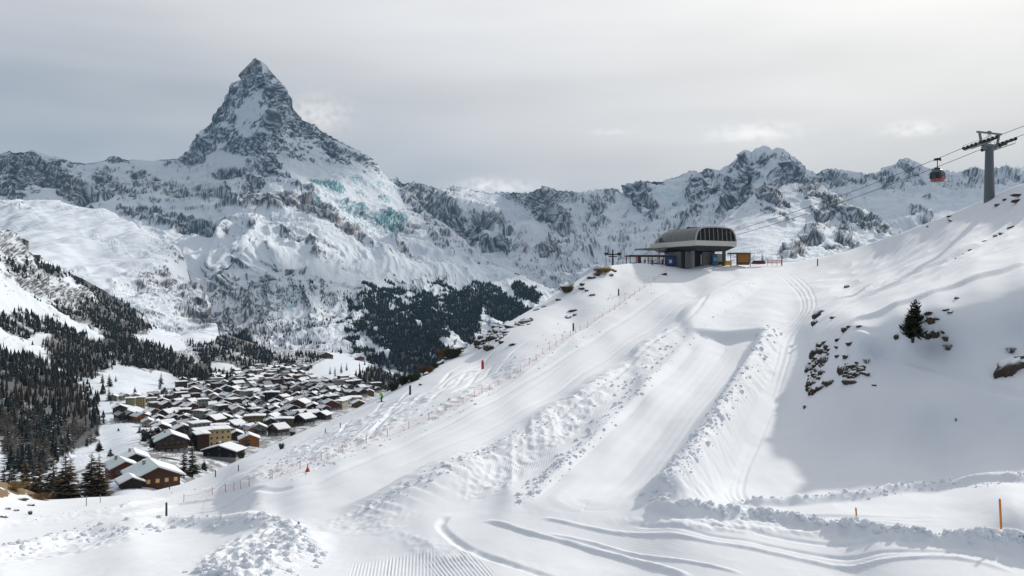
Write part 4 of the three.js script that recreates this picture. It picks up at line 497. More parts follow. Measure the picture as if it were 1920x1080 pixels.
{
  const T = (deg) => deg * Math.PI / 180;
  const H = [
    { px: 287, py: 908, w: 13, l: 13, h: 3.3, turn: T(33), wall: BR, rows: 1, cols: 5, sideCols: 0, warm: .8, pitch: 23, over: 1.5, roofTone: 1, s: 'large chalet with windows coloured as if lit', label: 'large red-brown timber chalet with windows coloured as if lit at the snow slope edge', chimney: true },
    { px: 244, py: 915, w: 5.5, l: 5, h: 1.9, turn: T(33), wall: DK, rows: 1, cols: 0, sideCols: 0, label: 'low dark shed against the large red-brown chalet', chimney: false, name: 'shed', category: 'shed' },
    { px: 228, py: 891, w: 8.5, l: 10, h: 3.4, rows: 1, turn: T(36), wall: [.11, .035, .02], roofTone: 1, label: 'red-brown chalet with grey-white roof just behind the large chalet', cols: 2 },
    { px: 252, py: 873, w: 9, l: 10, h: 3.2, rows: 1, turn: T(28), wall: DK, label: 'dark chalet with snowy roof and ridge chimney uphill of the red-brown pair', cols: 2 },
    { px: 320, py: 846, w: 15, l: 14, h: 6.5, turn: T(26), wall: [.06, .038, .03], roofTone: 1, rows: 2, cols: 5, sideCols: 2, s: 'wide dark chalet', label: 'wide dark chalet with pale greenish roof beside the meadow' },
    { px: 398, py: 844, w: 18, l: 11, h: 12, turn: T(30), wall: CR, flat: 1, rows: 4, cols: 6, sideCols: 0, name: 'hotel_building', category: 'hotel', s: 'cream hotel block', label: 'cream hotel block with four rows of dark windows' },
    { px: 378, py: 846, w: 6, l: 10, h: 9.5, turn: T(30), wall: [.05, .018, .012], flat: 1, plain: true, name: 'hotel_wing', category: 'building', label: 'dark red-brown wing joined to the cream hotel block' },
    { px: 420, py: 862, w: 18, l: 9, h: 5.5, turn: T(-12), wall: BK, label: 'long black-walled building with heavy snow roof by the slope edge', rows: 1, pitch: 15 },
    { px: 467, py: 835, w: 12, l: 10, h: 4.5, turn: T(20), wall: OR, label: 'orange-walled chalet peeping over the snow slope edge' },
    { px: 302, py: 817, w: 12, l: 12, h: 6, turn: T(24), wall: [.1, .03, .018], label: 'brown chalet with wide grey-white roof above the wide dark chalet' },
    { px: 342, py: 818, w: 11, l: 11, h: 5.5, turn: T(30), wall: [.07, .055, .035], label: 'chalet with low snowy gable beside the grey-green apartment house' },
    { px: 374, py: 818, w: 11, l: 10, h: 9, turn: T(38), wall: GY, flat: 1, rows: 3, cols: 4, sideCols: 3, s: 'grey-green apartment house', label: 'grey-green three-storey apartment house with many windows', name: 'apartment_building', category: 'building' },
    { px: 410, py: 813, w: 13, l: 8, h: 5.5, turn: T(18), wall: PK, flat: 1, rows: 2, cols: 4, label: 'pinkish flat-roofed house between the apartment house and the cream hotel' },
    { px: 402, py: 800, w: 12, l: 10, h: 6, turn: T(-25), wall: [.08, .035, .02], label: 'brown chalet with round-edged snow roof above the pinkish house' },
    { px: 443, py: 826, w: 8, l: 8, h: 4.5, turn: T(20), wall: DK, label: 'small dark chalet under a bright snow roof behind the cream hotel' },
    { px: 262, py: 795, w: 11, l: 12, h: 6.5, turn: T(48), wall: OR, roofTone: 1, s: 'sunlit orange chalet', label: 'chalet with sunlit orange timber wall at the meadow edge' },
    { px: 297, py: 794, w: 9, l: 9, h: 4.5, turn: T(30), wall: DK, label: 'small dark chalet just behind the brown wide-roofed chalet' },
    { px: 326, py: 794, w: 12, l: 10, h: 4.5, turn: T(35), wall: [.06, .05, .03], label: 'chalet with wide white roof beside the small beige house' },
    { px: 361, py: 799, w: 8, l: 8, h: 4.5, turn: T(25), wall: BG, label: 'small beige house with patchy snow roof behind the apartment house' },
    { px: 355, py: 777, w: 11, l: 12, h: 8, turn: T(50), wall: [.1, .03, .015], s: 'tall red-brown chalet', label: 'tall red-brown chalet beside the pale grey tower house' },
    { px: 380, py: 772, w: 9, l: 9, h: 12, turn: T(25), wall: GY, flat: 1, rows: 4, cols: 3, sideCols: 2, name: 'tower_house', s: 'pale grey tall house', label: 'pale grey tall house with vertical window strips' },
    { px: 312, py: 768, w: 12, l: 12, h: 6.5, turn: T(40), wall: [.09, .055, .035], label: 'brown chalet with large tilted snow roof near the meadow top' },
    { px: 337, py: 768, w: 12, l: 10, h: 6, turn: T(35), wall: [.1, .06, .035], label: 'brown chalet behind the tall red-brown chalet' },
    { px: 263, py: 760, w: 10, l: 8, h: 10, turn: T(15), wall: YE, flat: 1, rows: 4, cols: 4, s: 'yellow apartment block', label: 'yellow apartment block standing at the upper meadow corner', name: 'apartment_building', category: 'building' },
    { px: 245, py: 758, w: 9, l: 8, h: 7, turn: T(15), wall: [.3, .27, .16], flat: 1, rows: 3, cols: 3, label: 'lower olive-yellow block joined beside the yellow apartment block', name: 'apartment_building', category: 'building' },
    { px: 225, py: 774, w: 13, l: 11, h: 5, turn: T(25), wall: DK, label: 'dark chalet nearest the wood under a bright snow roof' },
    { px: 284, py: 779, w: 12, l: 10, h: 4.5, turn: T(60), wall: [.07, .035, .025], label: 'low chalet with pinkish snow roof behind the orange-walled chalet' },
    { px: 314, py: 782, w: 13, l: 10, h: 4.5, turn: T(-25), wall: [.07, .04, .03], label: 'low chalet with long wavy snow roof in the lower village' },
    { px: 363, py: 741, w: 14, l: 12, h: 6, turn: T(20), wall: [.2, .1, .04], s: 'chalet with ochre gable', label: 'dark chalet with ochre gable below the tip of the wood' },
    { px: 420, py: 768, w: 12, l: 11, h: 6, turn: T(30), wall: DK, label: 'dark chalet with broad snow roof above the beige corner house' },
    { px: 446, py: 782, w: 10, l: 9, h: 7.5, turn: T(25), wall: PK, rows: 2, s: 'beige-pink corner house', label: 'beige-pink corner house with thick snow cap' },
    { px: 419, py: 794, w: 12, l: 9, h: 5, turn: T(20), wall: DK, label: 'dark chalet with white roof below the broad-roofed dark chalet' },
    { px: 438, py: 752, w: 13, l: 10, h: 5, turn: T(30), wall: BG, label: 'beige house behind the beige-pink corner house' },
    { px: 424, py: 734, w: 12, l: 9, h: 4.5, turn: T(25), wall: [.07, .05, .04], s: 'upper flat-roofed house', label: 'flat snow-roofed house in the upper village beneath the bare trees' },
    { px: 564, py: 768, w: 15, l: 13, h: 7, turn: T(-14), wall: [.12, .06, .025], s: 'big golden-brown chalet', label: 'big golden-brown chalet with wide pale roof next to the red chalet' },
    { px: 619, py: 768, w: 15, l: 13, h: 6, turn: T(24), wall: RD, roofTone: 1, s: 'bright red chalet', label: 'bright red chalet with pale blue-white roof' },
    { px: 510, py: 752, w: 14, l: 11, h: 10, turn: T(10), wall: BK, flat: 1, rows: 3, cols: 3, s: 'tall black-fronted house', label: 'tall black-fronted house below the golden-brown tree', name: 'apartment_building', category: 'building' },
    { px: 662, py: 752, w: 17, l: 14, h: 4.5, turn: T(15), wall: BG, flat: 1, rows: 1, cols: 4, s: 'wide white-roofed house', label: 'wide house with flat white roof close to the snow slope' },
    { px: 672, py: 764, w: 12, l: 10, h: 5, turn: T(20), wall: [.15, .07, .025], label: 'brown house half hidden by the snow slope behind the red chalet' },
    { px: 478, py: 801, w: 15, l: 10, h: 9, turn: T(12), wall: [.22, .16, .07], flat: 1, rows: 3, cols: 5, s: 'yellow-brown apartment block', label: 'yellow-brown apartment block with green-white roof', name: 'apartment_building', category: 'building' },
    { px: 507, py: 803, w: 9, l: 8, h: 6, turn: T(20), wall: DK, label: 'narrow black chalet beside the yellow-brown apartment block' },
    { px: 533, py: 801, w: 14, l: 9, h: 7, turn: T(8), wall: [.13, .11, .06], flat: 1, rows: 2, cols: 5, label: 'olive two-storey house under a broad snow roof by the slope edge' },
    { px: 570, py: 797, w: 13, l: 12, h: 6, turn: T(-30), wall: BK, s: 'black gabled chalet', label: 'black gabled chalet standing against the snow slope' },
    { px: 528, py: 783, w: 12, l: 9, h: 4.5, turn: T(30), wall: [.06, .05, .04], label: 'low chalet with two-part snow roof behind the olive house' },
    { px: 606, py: 786, w: 11, l: 9, h: 4.5, turn: T(-20), wall: DK, label: 'dark chalet with rounded snow roof below the red chalet' },
    { px: 538, py: 764, w: 10, l: 9, h: 4.5, turn: T(30), wall: BG, label: 'small house with violet-white roof joined to the golden-brown chalet' },
    { px: 558, py: 748, w: 12, l: 9, h: 5, turn: T(10), wall: [.22, .05, .05], s: 'low crimson house', label: 'low crimson house behind the golden-brown chalet' },
    { px: 588, py: 746, w: 11, l: 9, h: 5, turn: T(-15), wall: DK, label: 'dark chalet with folded white roof behind the crimson house' },
    { px: 692, py: 742, w: 11, l: 9, h: 5, turn: T(15), wall: [.22, .11, .03], s: 'ochre edge house', label: 'ochre house at the very edge of the snow slope' },
    { px: 612, py: 672, w: 30, l: 22, h: 8, turn: T(10), wall: [.14, .07, .05], s: 'reddish-brown barn', label: 'large reddish-brown barn alone on the far snow field', cols: 0, sideCols: 0, name: 'barn' },
    { px: 674, py: 676, w: 20, l: 16, h: 7, turn: T(25), wall: [.16, .05, .045], label: 'small crimson-brown farmhouse among trees on the far snow field', cols: 0, sideCols: 0, name: 'farmhouse' },
  ];
  const taken2 = [];
  H.forEach((o, i) => { house({ seed: i + 1, ...o }); taken2.push([o.px, o.py, Math.max(o.w, o.l) / valley.depth(o.px, o.py) * FL * .62]); });
  const R = rng(2024), tones = [DK, [.06, .035, .025], BR, [.07, .055, .045], BG, [.1, .06, .03], GY, BK, WH, [.2, .12, .06]];
  let made = 0; const seen = {}, tn = ['black-brown', 'dark brown', 'red-brown', 'grey-brown', 'beige', 'brown', 'grey', 'black', 'whitish', 'ochre'];
  for (let i = 0; i < 16000 && made < 230; i++) {
    const px = 210 + R() * 500, py = 676 + R() * 150;
    if (valley.meadow(px, py) > .3 || valley.woods(px, py) > .6 || py < 690 + Math.max(0, 420 - px) * .28 || px < 330 && py < 745 || py > 850 || px > 716 - (py - 730) * 2.1) continue;
    const w = 7.5 + 8.5 * R() * R() + 1.5 * R(), l = 7 + 7 * R(), r = w / valley.depth(px, py) * FL * .58;
    if (taken2.some(([x, y, q]) => Math.hypot((x - px), (y - py) * 2.1) < (q + r) * .68)) continue;
    taken2.push([px, py, r]); made++;
    const big = R() < .15;
    const near = H.filter((q) => q.s).map((q) => [Math.hypot(q.px - px, (q.py - py) * 2), q]).sort((a, b) => a[0] - b[0])[0][1], ti = Math.floor(R() * tones.length), dy = py - near.py, dx = px - near.px, dir = Math.abs(dy) * 2 > Math.abs(dx) ? (dy < 0 ? 'uphill behind' : 'in front of') : dx < 0 ? 'on the meadow side of' : 'on the ski slope side of';
    const lab = (n) => `${n ? ['second', 'third', 'fourth', 'fifth', 'sixth', 'seventh', 'eighth', 'ninth'][n - 1] + ' ' : ''}${tn[ti]} ${big ? 'flat-roofed house' : 'gabled house'} ${dir} the ${near.s}`, key = lab(0); seen[key] = (seen[key] ?? -1) + 1;
    house({ px, py, w, l, h: big ? 7 + 2 * R() : 4 + 2 * R(), flat: big ? 1 : 0, turn: T(R() < .35 ? -60 + 50 * R() : 10 + 45 * R()), wall: tones[ti], pitch: 20 + 7 * R(), rows: 2, cols: 2 + Math.floor(R() * 2), sideCols: 2, label: lab(seen[key]), group: py < 725 ? 'houses of the far upper village' : 'houses filling the middle of the village', seed: i, plain: py < 730, roofTone: R() < .25 ? 1 : R() < .18 ? 2 : 0 });
  }
  // bare garden trees between the houses
  const gm = [...Array(3).keys()].map((i) => crownGeo({ h: 1, r: [.34, .26, .4][i], whorls: 12, fronds: 8, seed: 300 + i, bare: .25, droop: -.5, ragged: .6, segs: 2, pw: .45, start: .25, col: [[.06, .05, .045], [.05, .045, .04], [.03, .035, .028]][i] }));
  let n = 0; const first = [];
  for (let i = 0; i < 6000 && n < 200; i++) {
    const px = 215 + R() * 500, py = 690 + R() * 160;
    if (valley.meadow(px, py) > .3 || py < 694 + Math.max(0, 420 - px) * .28 || px < 300 && py < 745 || px > 705 - (py - 730) * 2.1) continue;
    if (taken2.some(([x, y, q]) => Math.hypot((x - px), (y - py) * 2.1) < q * .75)) continue;
    taken2.push([px, py, 4]); n++; const k = i % 3, h = 5 + 5 * R(), p = vspot(px, py), label = ['leafless grey garden tree between village houses', 'leafless brown garden tree between village houses', 'dark evergreen garden tree between village houses'][k];
    let o; if (!first[k]) { o = first[k] = thing('garden_tree', label, 'tree', p, R() * 6, label.replace('tree', 'trees')); part(o, 'trunk', trunkGeo(.8, .03), greyBark); part(o, 'crown', gm[k], leafMat); } else o = dup(first[k], p, R() * 6); o.scale.setScalar(h);
  }
  // the lane across the meadow
  const lane = [[120, 893], [150, 886], [180, 876], [205, 866], [232, 856], [262, 850], [300, 858], [340, 862]], v = [];
  for (let i = 0; i < lane.length; i++) { const a = vspot(...lane[i]), b = vspot(lane[Math.min(i + 1, lane.length - 1)][0], lane[Math.min(i + 1, lane.length - 1)][1]).sub(vspot(...lane[Math.max(i - 1, 0)])).normalize(), s = new THREE.Vector3(-b.z, 0, b.x).multiplyScalar(1.9); v.push([a.clone().add(s).add(new THREE.Vector3(0, .35, 0)).toArray(), a.clone().sub(s).add(new THREE.Vector3(0, .35, 0)).toArray()]); }
  const q = []; for (let i = 1; i < v.length; i++) q.push([v[i - 1][0], v[i][0], v[i][1], v[i - 1][1]]);
  const m = new THREE.Mesh(quads(q), mat(.22, .21, .21, .95)); m.material.side = THREE.DoubleSide; m.name = 'road'; m.receiveShadow = true; m.userData = { kind: 'structure', label: 'narrow dark lane crossing the snowy meadow to the village', category: 'road' }; scene.add(m);
}

// ------------------------------------------------------------------ lift station on the crest
const ropeDir = new THREE.Vector3(.43, 0, .9).normalize(), ropeTurn = Math.atan2(.43, .9);
const onHill = (px, py, d) => { const p = at(px, py, d ?? hill.depth(px, py)); return p; };
{
  const base = at(1297, 495.5, 246), o = thing('lift_station', 'grey barrel-roofed lift station with dark glazed front on the crest', 'lift station', base, ropeTurn);
  const W = 6.7, Lz = 10.5;                                             // half sizes; local z points down the line towards the pylon
  const PL = [[0, 1, 0], [.09, .975, .3], [.18, .92, .58], [.27, .83, .8], [.36, .69, .94], [.43, .45, .99], [.5, 0, 1.02]], prof = (t) => { const u = t < .5 ? t : 1 - t; let k = 1; while (k < PL.length - 1 && PL[k][0] < u) k++; const f = clamp((u - PL[k - 1][0]) / (PL[k][0] - PL[k - 1][0])); return [(t < .5 ? -1 : 1) * W * mix(PL[k - 1][1], PL[k][1], f), 6 + 3.7 * mix(PL[k - 1][2], PL[k][2], f)]; };
  const n = 24, m = 14, V = [];
  for (let j = 0; j <= m; j++) { const t = j / m, z = mix(Lz, -Lz, t), s = 1 - .55 * Math.pow(clamp((t - .62) / .38), 2.4), sh = 1 - .22 * Math.pow(clamp((t - .62) / .38), 2); const row = []; for (let i = 0; i <= n; i++) { const [x, y] = prof(i / n); row.push([x * (sh), 6 + (y - 6) * s, z]); } V.push(row); }
  const q = []; for (let j = 0; j < m; j++) for (let i = 0; i < n; i++) q.push([V[j][i], V[j][i + 1], V[j + 1][i + 1], V[j + 1][i]]);
  for (let i = 0; i < n; i++) q.push([[V[m][i][0], 6, -Lz], V[m][i], V[m][i + 1], [V[m][i + 1][0], 6, -Lz]]);
  const sm = mat(.13, .135, .14, .4, .2); sm.side = THREE.DoubleSide; const shell = part(o, 'shell', quads(q), sm);
  for (let j = 1; j < 9; j++) { const z = mix(Lz, -Lz, j / m * .95), g = []; for (let i = 0; i < n; i++) { const [a, b] = prof(i / n), [c, d] = prof((i + 1) / n); g.push(beam([a * 1.006, b + .02, z], [c * 1.006, d + .02, z], .09, .09)); } part(shell, 'rib', join(g), mat(.3, .3, .29, .6)); }
  for (let j = 0; j < 8; j++) { const z = Lz - 1.2 - j * 2; part(o, 'side_window', quads([[[-W * .985 - .05, 6.25, z], [-W * .985 - .05, 6.25, z - 1.6], [-W * .94 - .03, 7.35, z - 1.6], [-W * .94 - .03, 7.35, z]].reverse()]), M.glass); }
  // glazed front: nine panes between light bars
  const P = 9, top = (x) => { let lo = 0, hi = .5; const ax = -Math.abs(x); for (let k = 0; k < 30; k++) { const mid = (lo + hi) / 2; prof(mid)[0] < ax ? lo = mid : hi = mid; } return prof((lo + hi) / 2)[1] - .35; };
  for (let k = 0; k < P; k++) { const x0 = mix(-W + .25, W - .25, k / P) + .06, x1 = mix(-W + .25, W - .25, (k + 1) / P) - .06, xm = (x0 + x1) / 2; part(o, 'pane', quads([[[x0, 6.1, Lz + .02], [x1, 6.1, Lz + .02], [x1, Math.max(6.2, top(x1)), Lz - .25], [xm, Math.max(6.2, top(xm)), Lz - .25]], [[x0, 6.1, Lz + .02], [xm, Math.max(6.2, top(xm)), Lz - .25], [x0, Math.max(6.2, top(x0)), Lz - .25]]]), M.glass); if (k) part(o, 'mullion', beam([x0 - .06, 6.05, Lz + .08], [x0 - .06, Math.max(6.2, top(x0 - .06)), Lz - .18], .08, .1), M.beige); }
  { const g = []; for (let i = 0; i < n; i++) { const [a, b] = prof(i / n), [c, d] = prof((i + 1) / n); g.push(beam([a, b - .1, Lz + .05], [c, d - .1, Lz + .05], .35, .3)); } part(o, 'front_rim', join(g), mat(.34, .335, .32, .6)); }
    part(o, 'roof_snow', (() => { const q2 = []; for (let j = 0; j < m - 3; j++) for (let i = 9; i < n - 9; i++) { const f = (a) => [a[0], a[1] + .09 + .05 * noise(a[0], a[2], 3), a[2] - .25]; q2.push([f(V[j][i]), f(V[j][i + 1]), f(V[j + 1][i + 1]), f(V[j + 1][i])]); } return quads(q2); })(), M.snow);
  part(o, 'skirt_band', join([box(W * 2 + .3, 1.35, .35, 0, 5.32, Lz), box(W * 2 + .1, 1.35, .35, 0, 5.32, -Lz + .4), box(.35, 1.35, Lz * 2 - .1, W, 5.32, .05), box(.35, 1.35, Lz * 2 - .1, -W, 5.32, .05)]), mat(.5, .485, .44, .7));
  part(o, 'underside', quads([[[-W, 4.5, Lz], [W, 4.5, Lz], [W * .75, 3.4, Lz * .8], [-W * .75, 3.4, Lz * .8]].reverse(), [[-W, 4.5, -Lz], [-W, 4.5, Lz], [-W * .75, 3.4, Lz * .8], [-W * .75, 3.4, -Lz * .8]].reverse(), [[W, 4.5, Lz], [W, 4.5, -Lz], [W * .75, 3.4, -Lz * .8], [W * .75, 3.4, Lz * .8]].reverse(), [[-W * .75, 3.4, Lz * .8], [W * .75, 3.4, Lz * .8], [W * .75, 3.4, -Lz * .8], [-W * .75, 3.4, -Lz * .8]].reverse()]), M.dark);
  part(o, 'interior_shade_box', box(10.4, 4.6, 9, -.4, 1.1, -.5), M.black); part(o, 'wall_panel', box(2.7, 4.4, .3, -4, 1.1, 4.3), mat(.17, .165, .16, .9)); part(o, 'wall_panel', box(3.1, 4.4, .3, 1.9, 1.1, 4.3), mat(.2, .195, .185, .9)); part(o, 'wall_panel', box(.3, 4.4, 7, -5.75, 1.1, -.5), mat(.12, .12, .12, .9)); part(o, 'wall_panel', box(.3, 4.4, 6, 5, 1.1, 0), mat(.3, .29, .27, .9));  // black box standing in for the shaded interior under the station
  part(o, 'operator_cabin', box(2.2, 3.2, 2.2, 5.2, 1.2, 4.6), mat(.42, .41, .37, .8)); part(o, 'door', box(.35, 2.8, .12, -.1, 1.2, 4.3), mat(.6, .55, .4, .8)); part(o, 'pillar', box(.7, 4.6, .7, -5.2, 1.1, 7.4), M.greyPaint); part(o, 'pillar', box(.7, 4.6, .7, 5.2, 1.1, 7.4), M.greyPaint);
  part(o, 'parking_rail', join([box(.5, .45, 9, -W - 1, 4.2, -6), box(5.5, .4, .5, -W - 3, 4.2, -4), box(5.5, .4, .5, -W - 3, 4.2, -9), box(.45, .45, 7, -W - 5.6, 4.2, -6)]), M.greyPaint);
  part(o, 'roof_hatch', join([box(3.6, .3, .8, -1.2, 9.95, 2), box(.1, .6, .1, -2.6, 10.1, 2), box(.1, .6, .1, 0, 10.1, 2), box(.1, .7, .1, 1.4, 10.1, 0)]), M.dark);
  // flat shelter beside the station
  const sp = at(1219, 496, 247), s = thing('queue_shelter', 'flat-roofed open shelter with ski racks beside the lift station', 'shelter', sp, .1);
  part(s, 'roof', box(13, .4, 5, 0, 2.35, 0), M.timber); part(s, 'roof_snow', box(12.8, .12, 4.8, 0, 2.62, 0), M.snow);
  for (const x of [-6.2, -3.4, 0, 3.2, 6.2]) for (const z of [-2.2, 2.2]) part(s, 'post', box(.22, 3.4, .22, x, .5, z), M.dark);
  part(s, 'panel', box(1, 2.2, .2, -3.6, 1.1, 1.9), mat(.15, .05, .035, .8)); part(s, 'bench', box(3, .5, .6, 1.5, .25, .5), M.dark); part(s, 'bench', box(1.6, .5, .6, -5, .25, .5), M.dark);
  const rk = thing('ski_rack', 'wooden rack crowded with upright skis under the flat shelter', 'ski rack', at(1229, 496.2, 243), .15); part(rk, 'frame', join([box(4, .1, .1, 0, 1, 0), box(4, .1, .1, 0, .4, 0), box(.1, 1.2, .1, -2, .5, 0), box(.1, 1.2, .1, 2, .5, 0)]), M.timber); const R = rng(5); for (let i = 0; i < 12; i++) part(rk, 'ski', bar([-1.8 + i * .32, 0, .25], [-1.8 + i * .32 + (R() - .5) * .2, 1.65 + .2 * R(), -.05], .06, .05, 5), [M.red, M.dark, mat(.05, .12, .3), M.steel, M.orange][i % 5]);
  const kiosk = thing('blue_kiosk', 'dark blue ticket kiosk between the shelter and the station pillar', 'kiosk', at(1257, 496.5, 243), .2); part(kiosk, 'body', box(2.6, 2.3, 1.6, 0, 1.05, 0), mat(.02, .05, .14, .6)); part(kiosk, 'roof', box(2.9, .15, 1.9, 0, 2.28, 0), M.dark); part(kiosk, 'notice', box(.8, .9, .06, -.3, .9, .84), mat(.5, .55, .6));
  const gate = thing('blue_gate_cabinet', 'pale blue turnstile cabinet between the station pillar and the wooden hut', 'cabinet', at(1340, 496.5, 242), 0); part(gate, 'body', box(1.3, 2.9, 1, 0, 1.2, 0), mat(.05, .14, .26, .5)); part(gate, 'panel', box(.9, .9, .08, .1, 1.5, .54), mat(.2, .38, .5, .4)); part(gate, 'post', box(.15, 3.6, .15, -.6, 1.5, .4), mat(.1, .22, .36, .5));
  // wooden hut
  const hut = thing('timber_hut', 'small hut with orange-brown board wall and flat dark roof', 'hut', at(1387, 496.3, 240), -.05);
  part(hut, 'roof', box(5.6, .3, 3.6, -.25, 3.05, 0), M.dark); for (let i = 0; i < 10; i++) part(hut, 'plank', box(3.2, .215, .08, .85, .78 + i * .225, 1.3 + (i % 2) * .012), [M.plank, mat(.34, .15, .04, .85), mat(.26, .12, .03, .85)][i % 3]);
  part(hut, 'wall', box(3.1, 3.1, 2.4, .85, 1.5, .05), mat(.12, .06, .025, .9)); for (const x of [-2.7, -1, 2.5]) part(hut, 'post', box(.16, 3.6, .16, x, 1.2, 1.5), M.dark);
  const bin = thing('yellow_bin', 'yellow salt bin beside the timber hut', 'bin', at(1365, 496.6, 239), .1); part(bin, 'body', box(1.7, 1, 1.1, 0, .45, 0), mat(.5, .27, .03, .7)); part(bin, 'lid', box(1.8, .16, 1.2, 0, 1.03, 0), mat(.42, .22, .03, .7));
  const bin2 = thing('dark_box', 'low dark equipment box between turnstile cabinet and yellow bin', 'box', at(1353, 496.6, 241), .1); part(bin2, 'body', box(1.6, .9, 1, 0, .4, 0), M.dark); part(bin2, 'lid', box(1.7, .1, 1.1, 0, .9, 0), M.greyPaint);
  // surface-lift mast behind the shelter
  const mast = thing('drag_lift_mast', 'dark T-shaped drag lift mast with two crossarms at the crest', 'lift mast', at(1149, 497, 250), .2);
  part(mast, 'pole', bar([0, -1, 0], [0, 4.4, 0], .3, .2), M.black); part(mast, 'crossarm', join([box(4.6, .3, .3, 0, 3.0, 0), box(2.4, .25, .25, 0, 2.4, 0), box(.2, .7, .2, -2.1, 2.9, 0), box(.2, .7, .2, 2.1, 2.9, 0)]), M.black); for (const x of [-1.9, 1.9]) part(mast, 'sheave', bar([x - .6, 3.3, 0], [x + .6, 3.3, 0], .22, .22), M.black); for (const x of [-2.1, 2.1]) part(mast, 'stay', bar([x, 2.6, 0], [x * 1.1, -.5, 0], .04, .04, 5), M.black);
  for (const [px, w] of [[1137, 'outermost'], [1159, 'middle'], [1168, 'inner']]) lone('fence_post', bar([0, -.5, 0], [0, 2, 0], .07, .07, 6), M.dark, w + ' thin dark post near the drag lift mast', 'post', at(px, 497, 246));
  // red net fence, red logs and small fir at the far end of the crest
  const rf = thing('red_fence', 'short red net fence on the crest past the timber hut', 'fence', at(1452, 495, 243), 0); for (const x of [-1.9, -.6, .7, 1.9]) part(rf, 'post', bar([x, -.4, 0], [x, 1.3, 0], .06, .05, 6), M.red); for (let k = 0; k < 4; k++) part(rf, 'net_strand', beam([-1.9, .25 + k * .27, .02], [1.9, .25 + k * .27 + .05 * Math.sin(k), .02], .03, .13), mat(.5, .12, .1, .8));
  lone('marker_pole', join([bar([0, -.4, 0], [0, 1.7, 0], .16, .16, 10)]), M.red, 'thick red marker pole ending the red net fence', 'pole', at(1466, 495.5, 241));
  const logs = thing('log_pile', 'low pile of dark red logs at the foot of the small fir', 'log pile', at(1423, 495.5, 242), .05); [[-1, 0], [0, .05], [1, 0], [-.5, .45], [.5, .45]].forEach(([z, y], i) => part(logs, 'log', bar([-1.9 + .1 * i, y + .3, z * .5], [1.8 - .08 * i, y + .32, z * .5], .26, .24, 8), mat(.12, .03, .025, .9)));
  tree('fir_tree', 'small dark fir standing on the crest behind the log pile', at(1429, 494, 250), 1, undefined, { h: 3.4, r: .85, whorls: 10, fronds: 8, seed: 91, segs: 2, ragged: .4, col: SPRUCE, start: .05 }, .08);
}

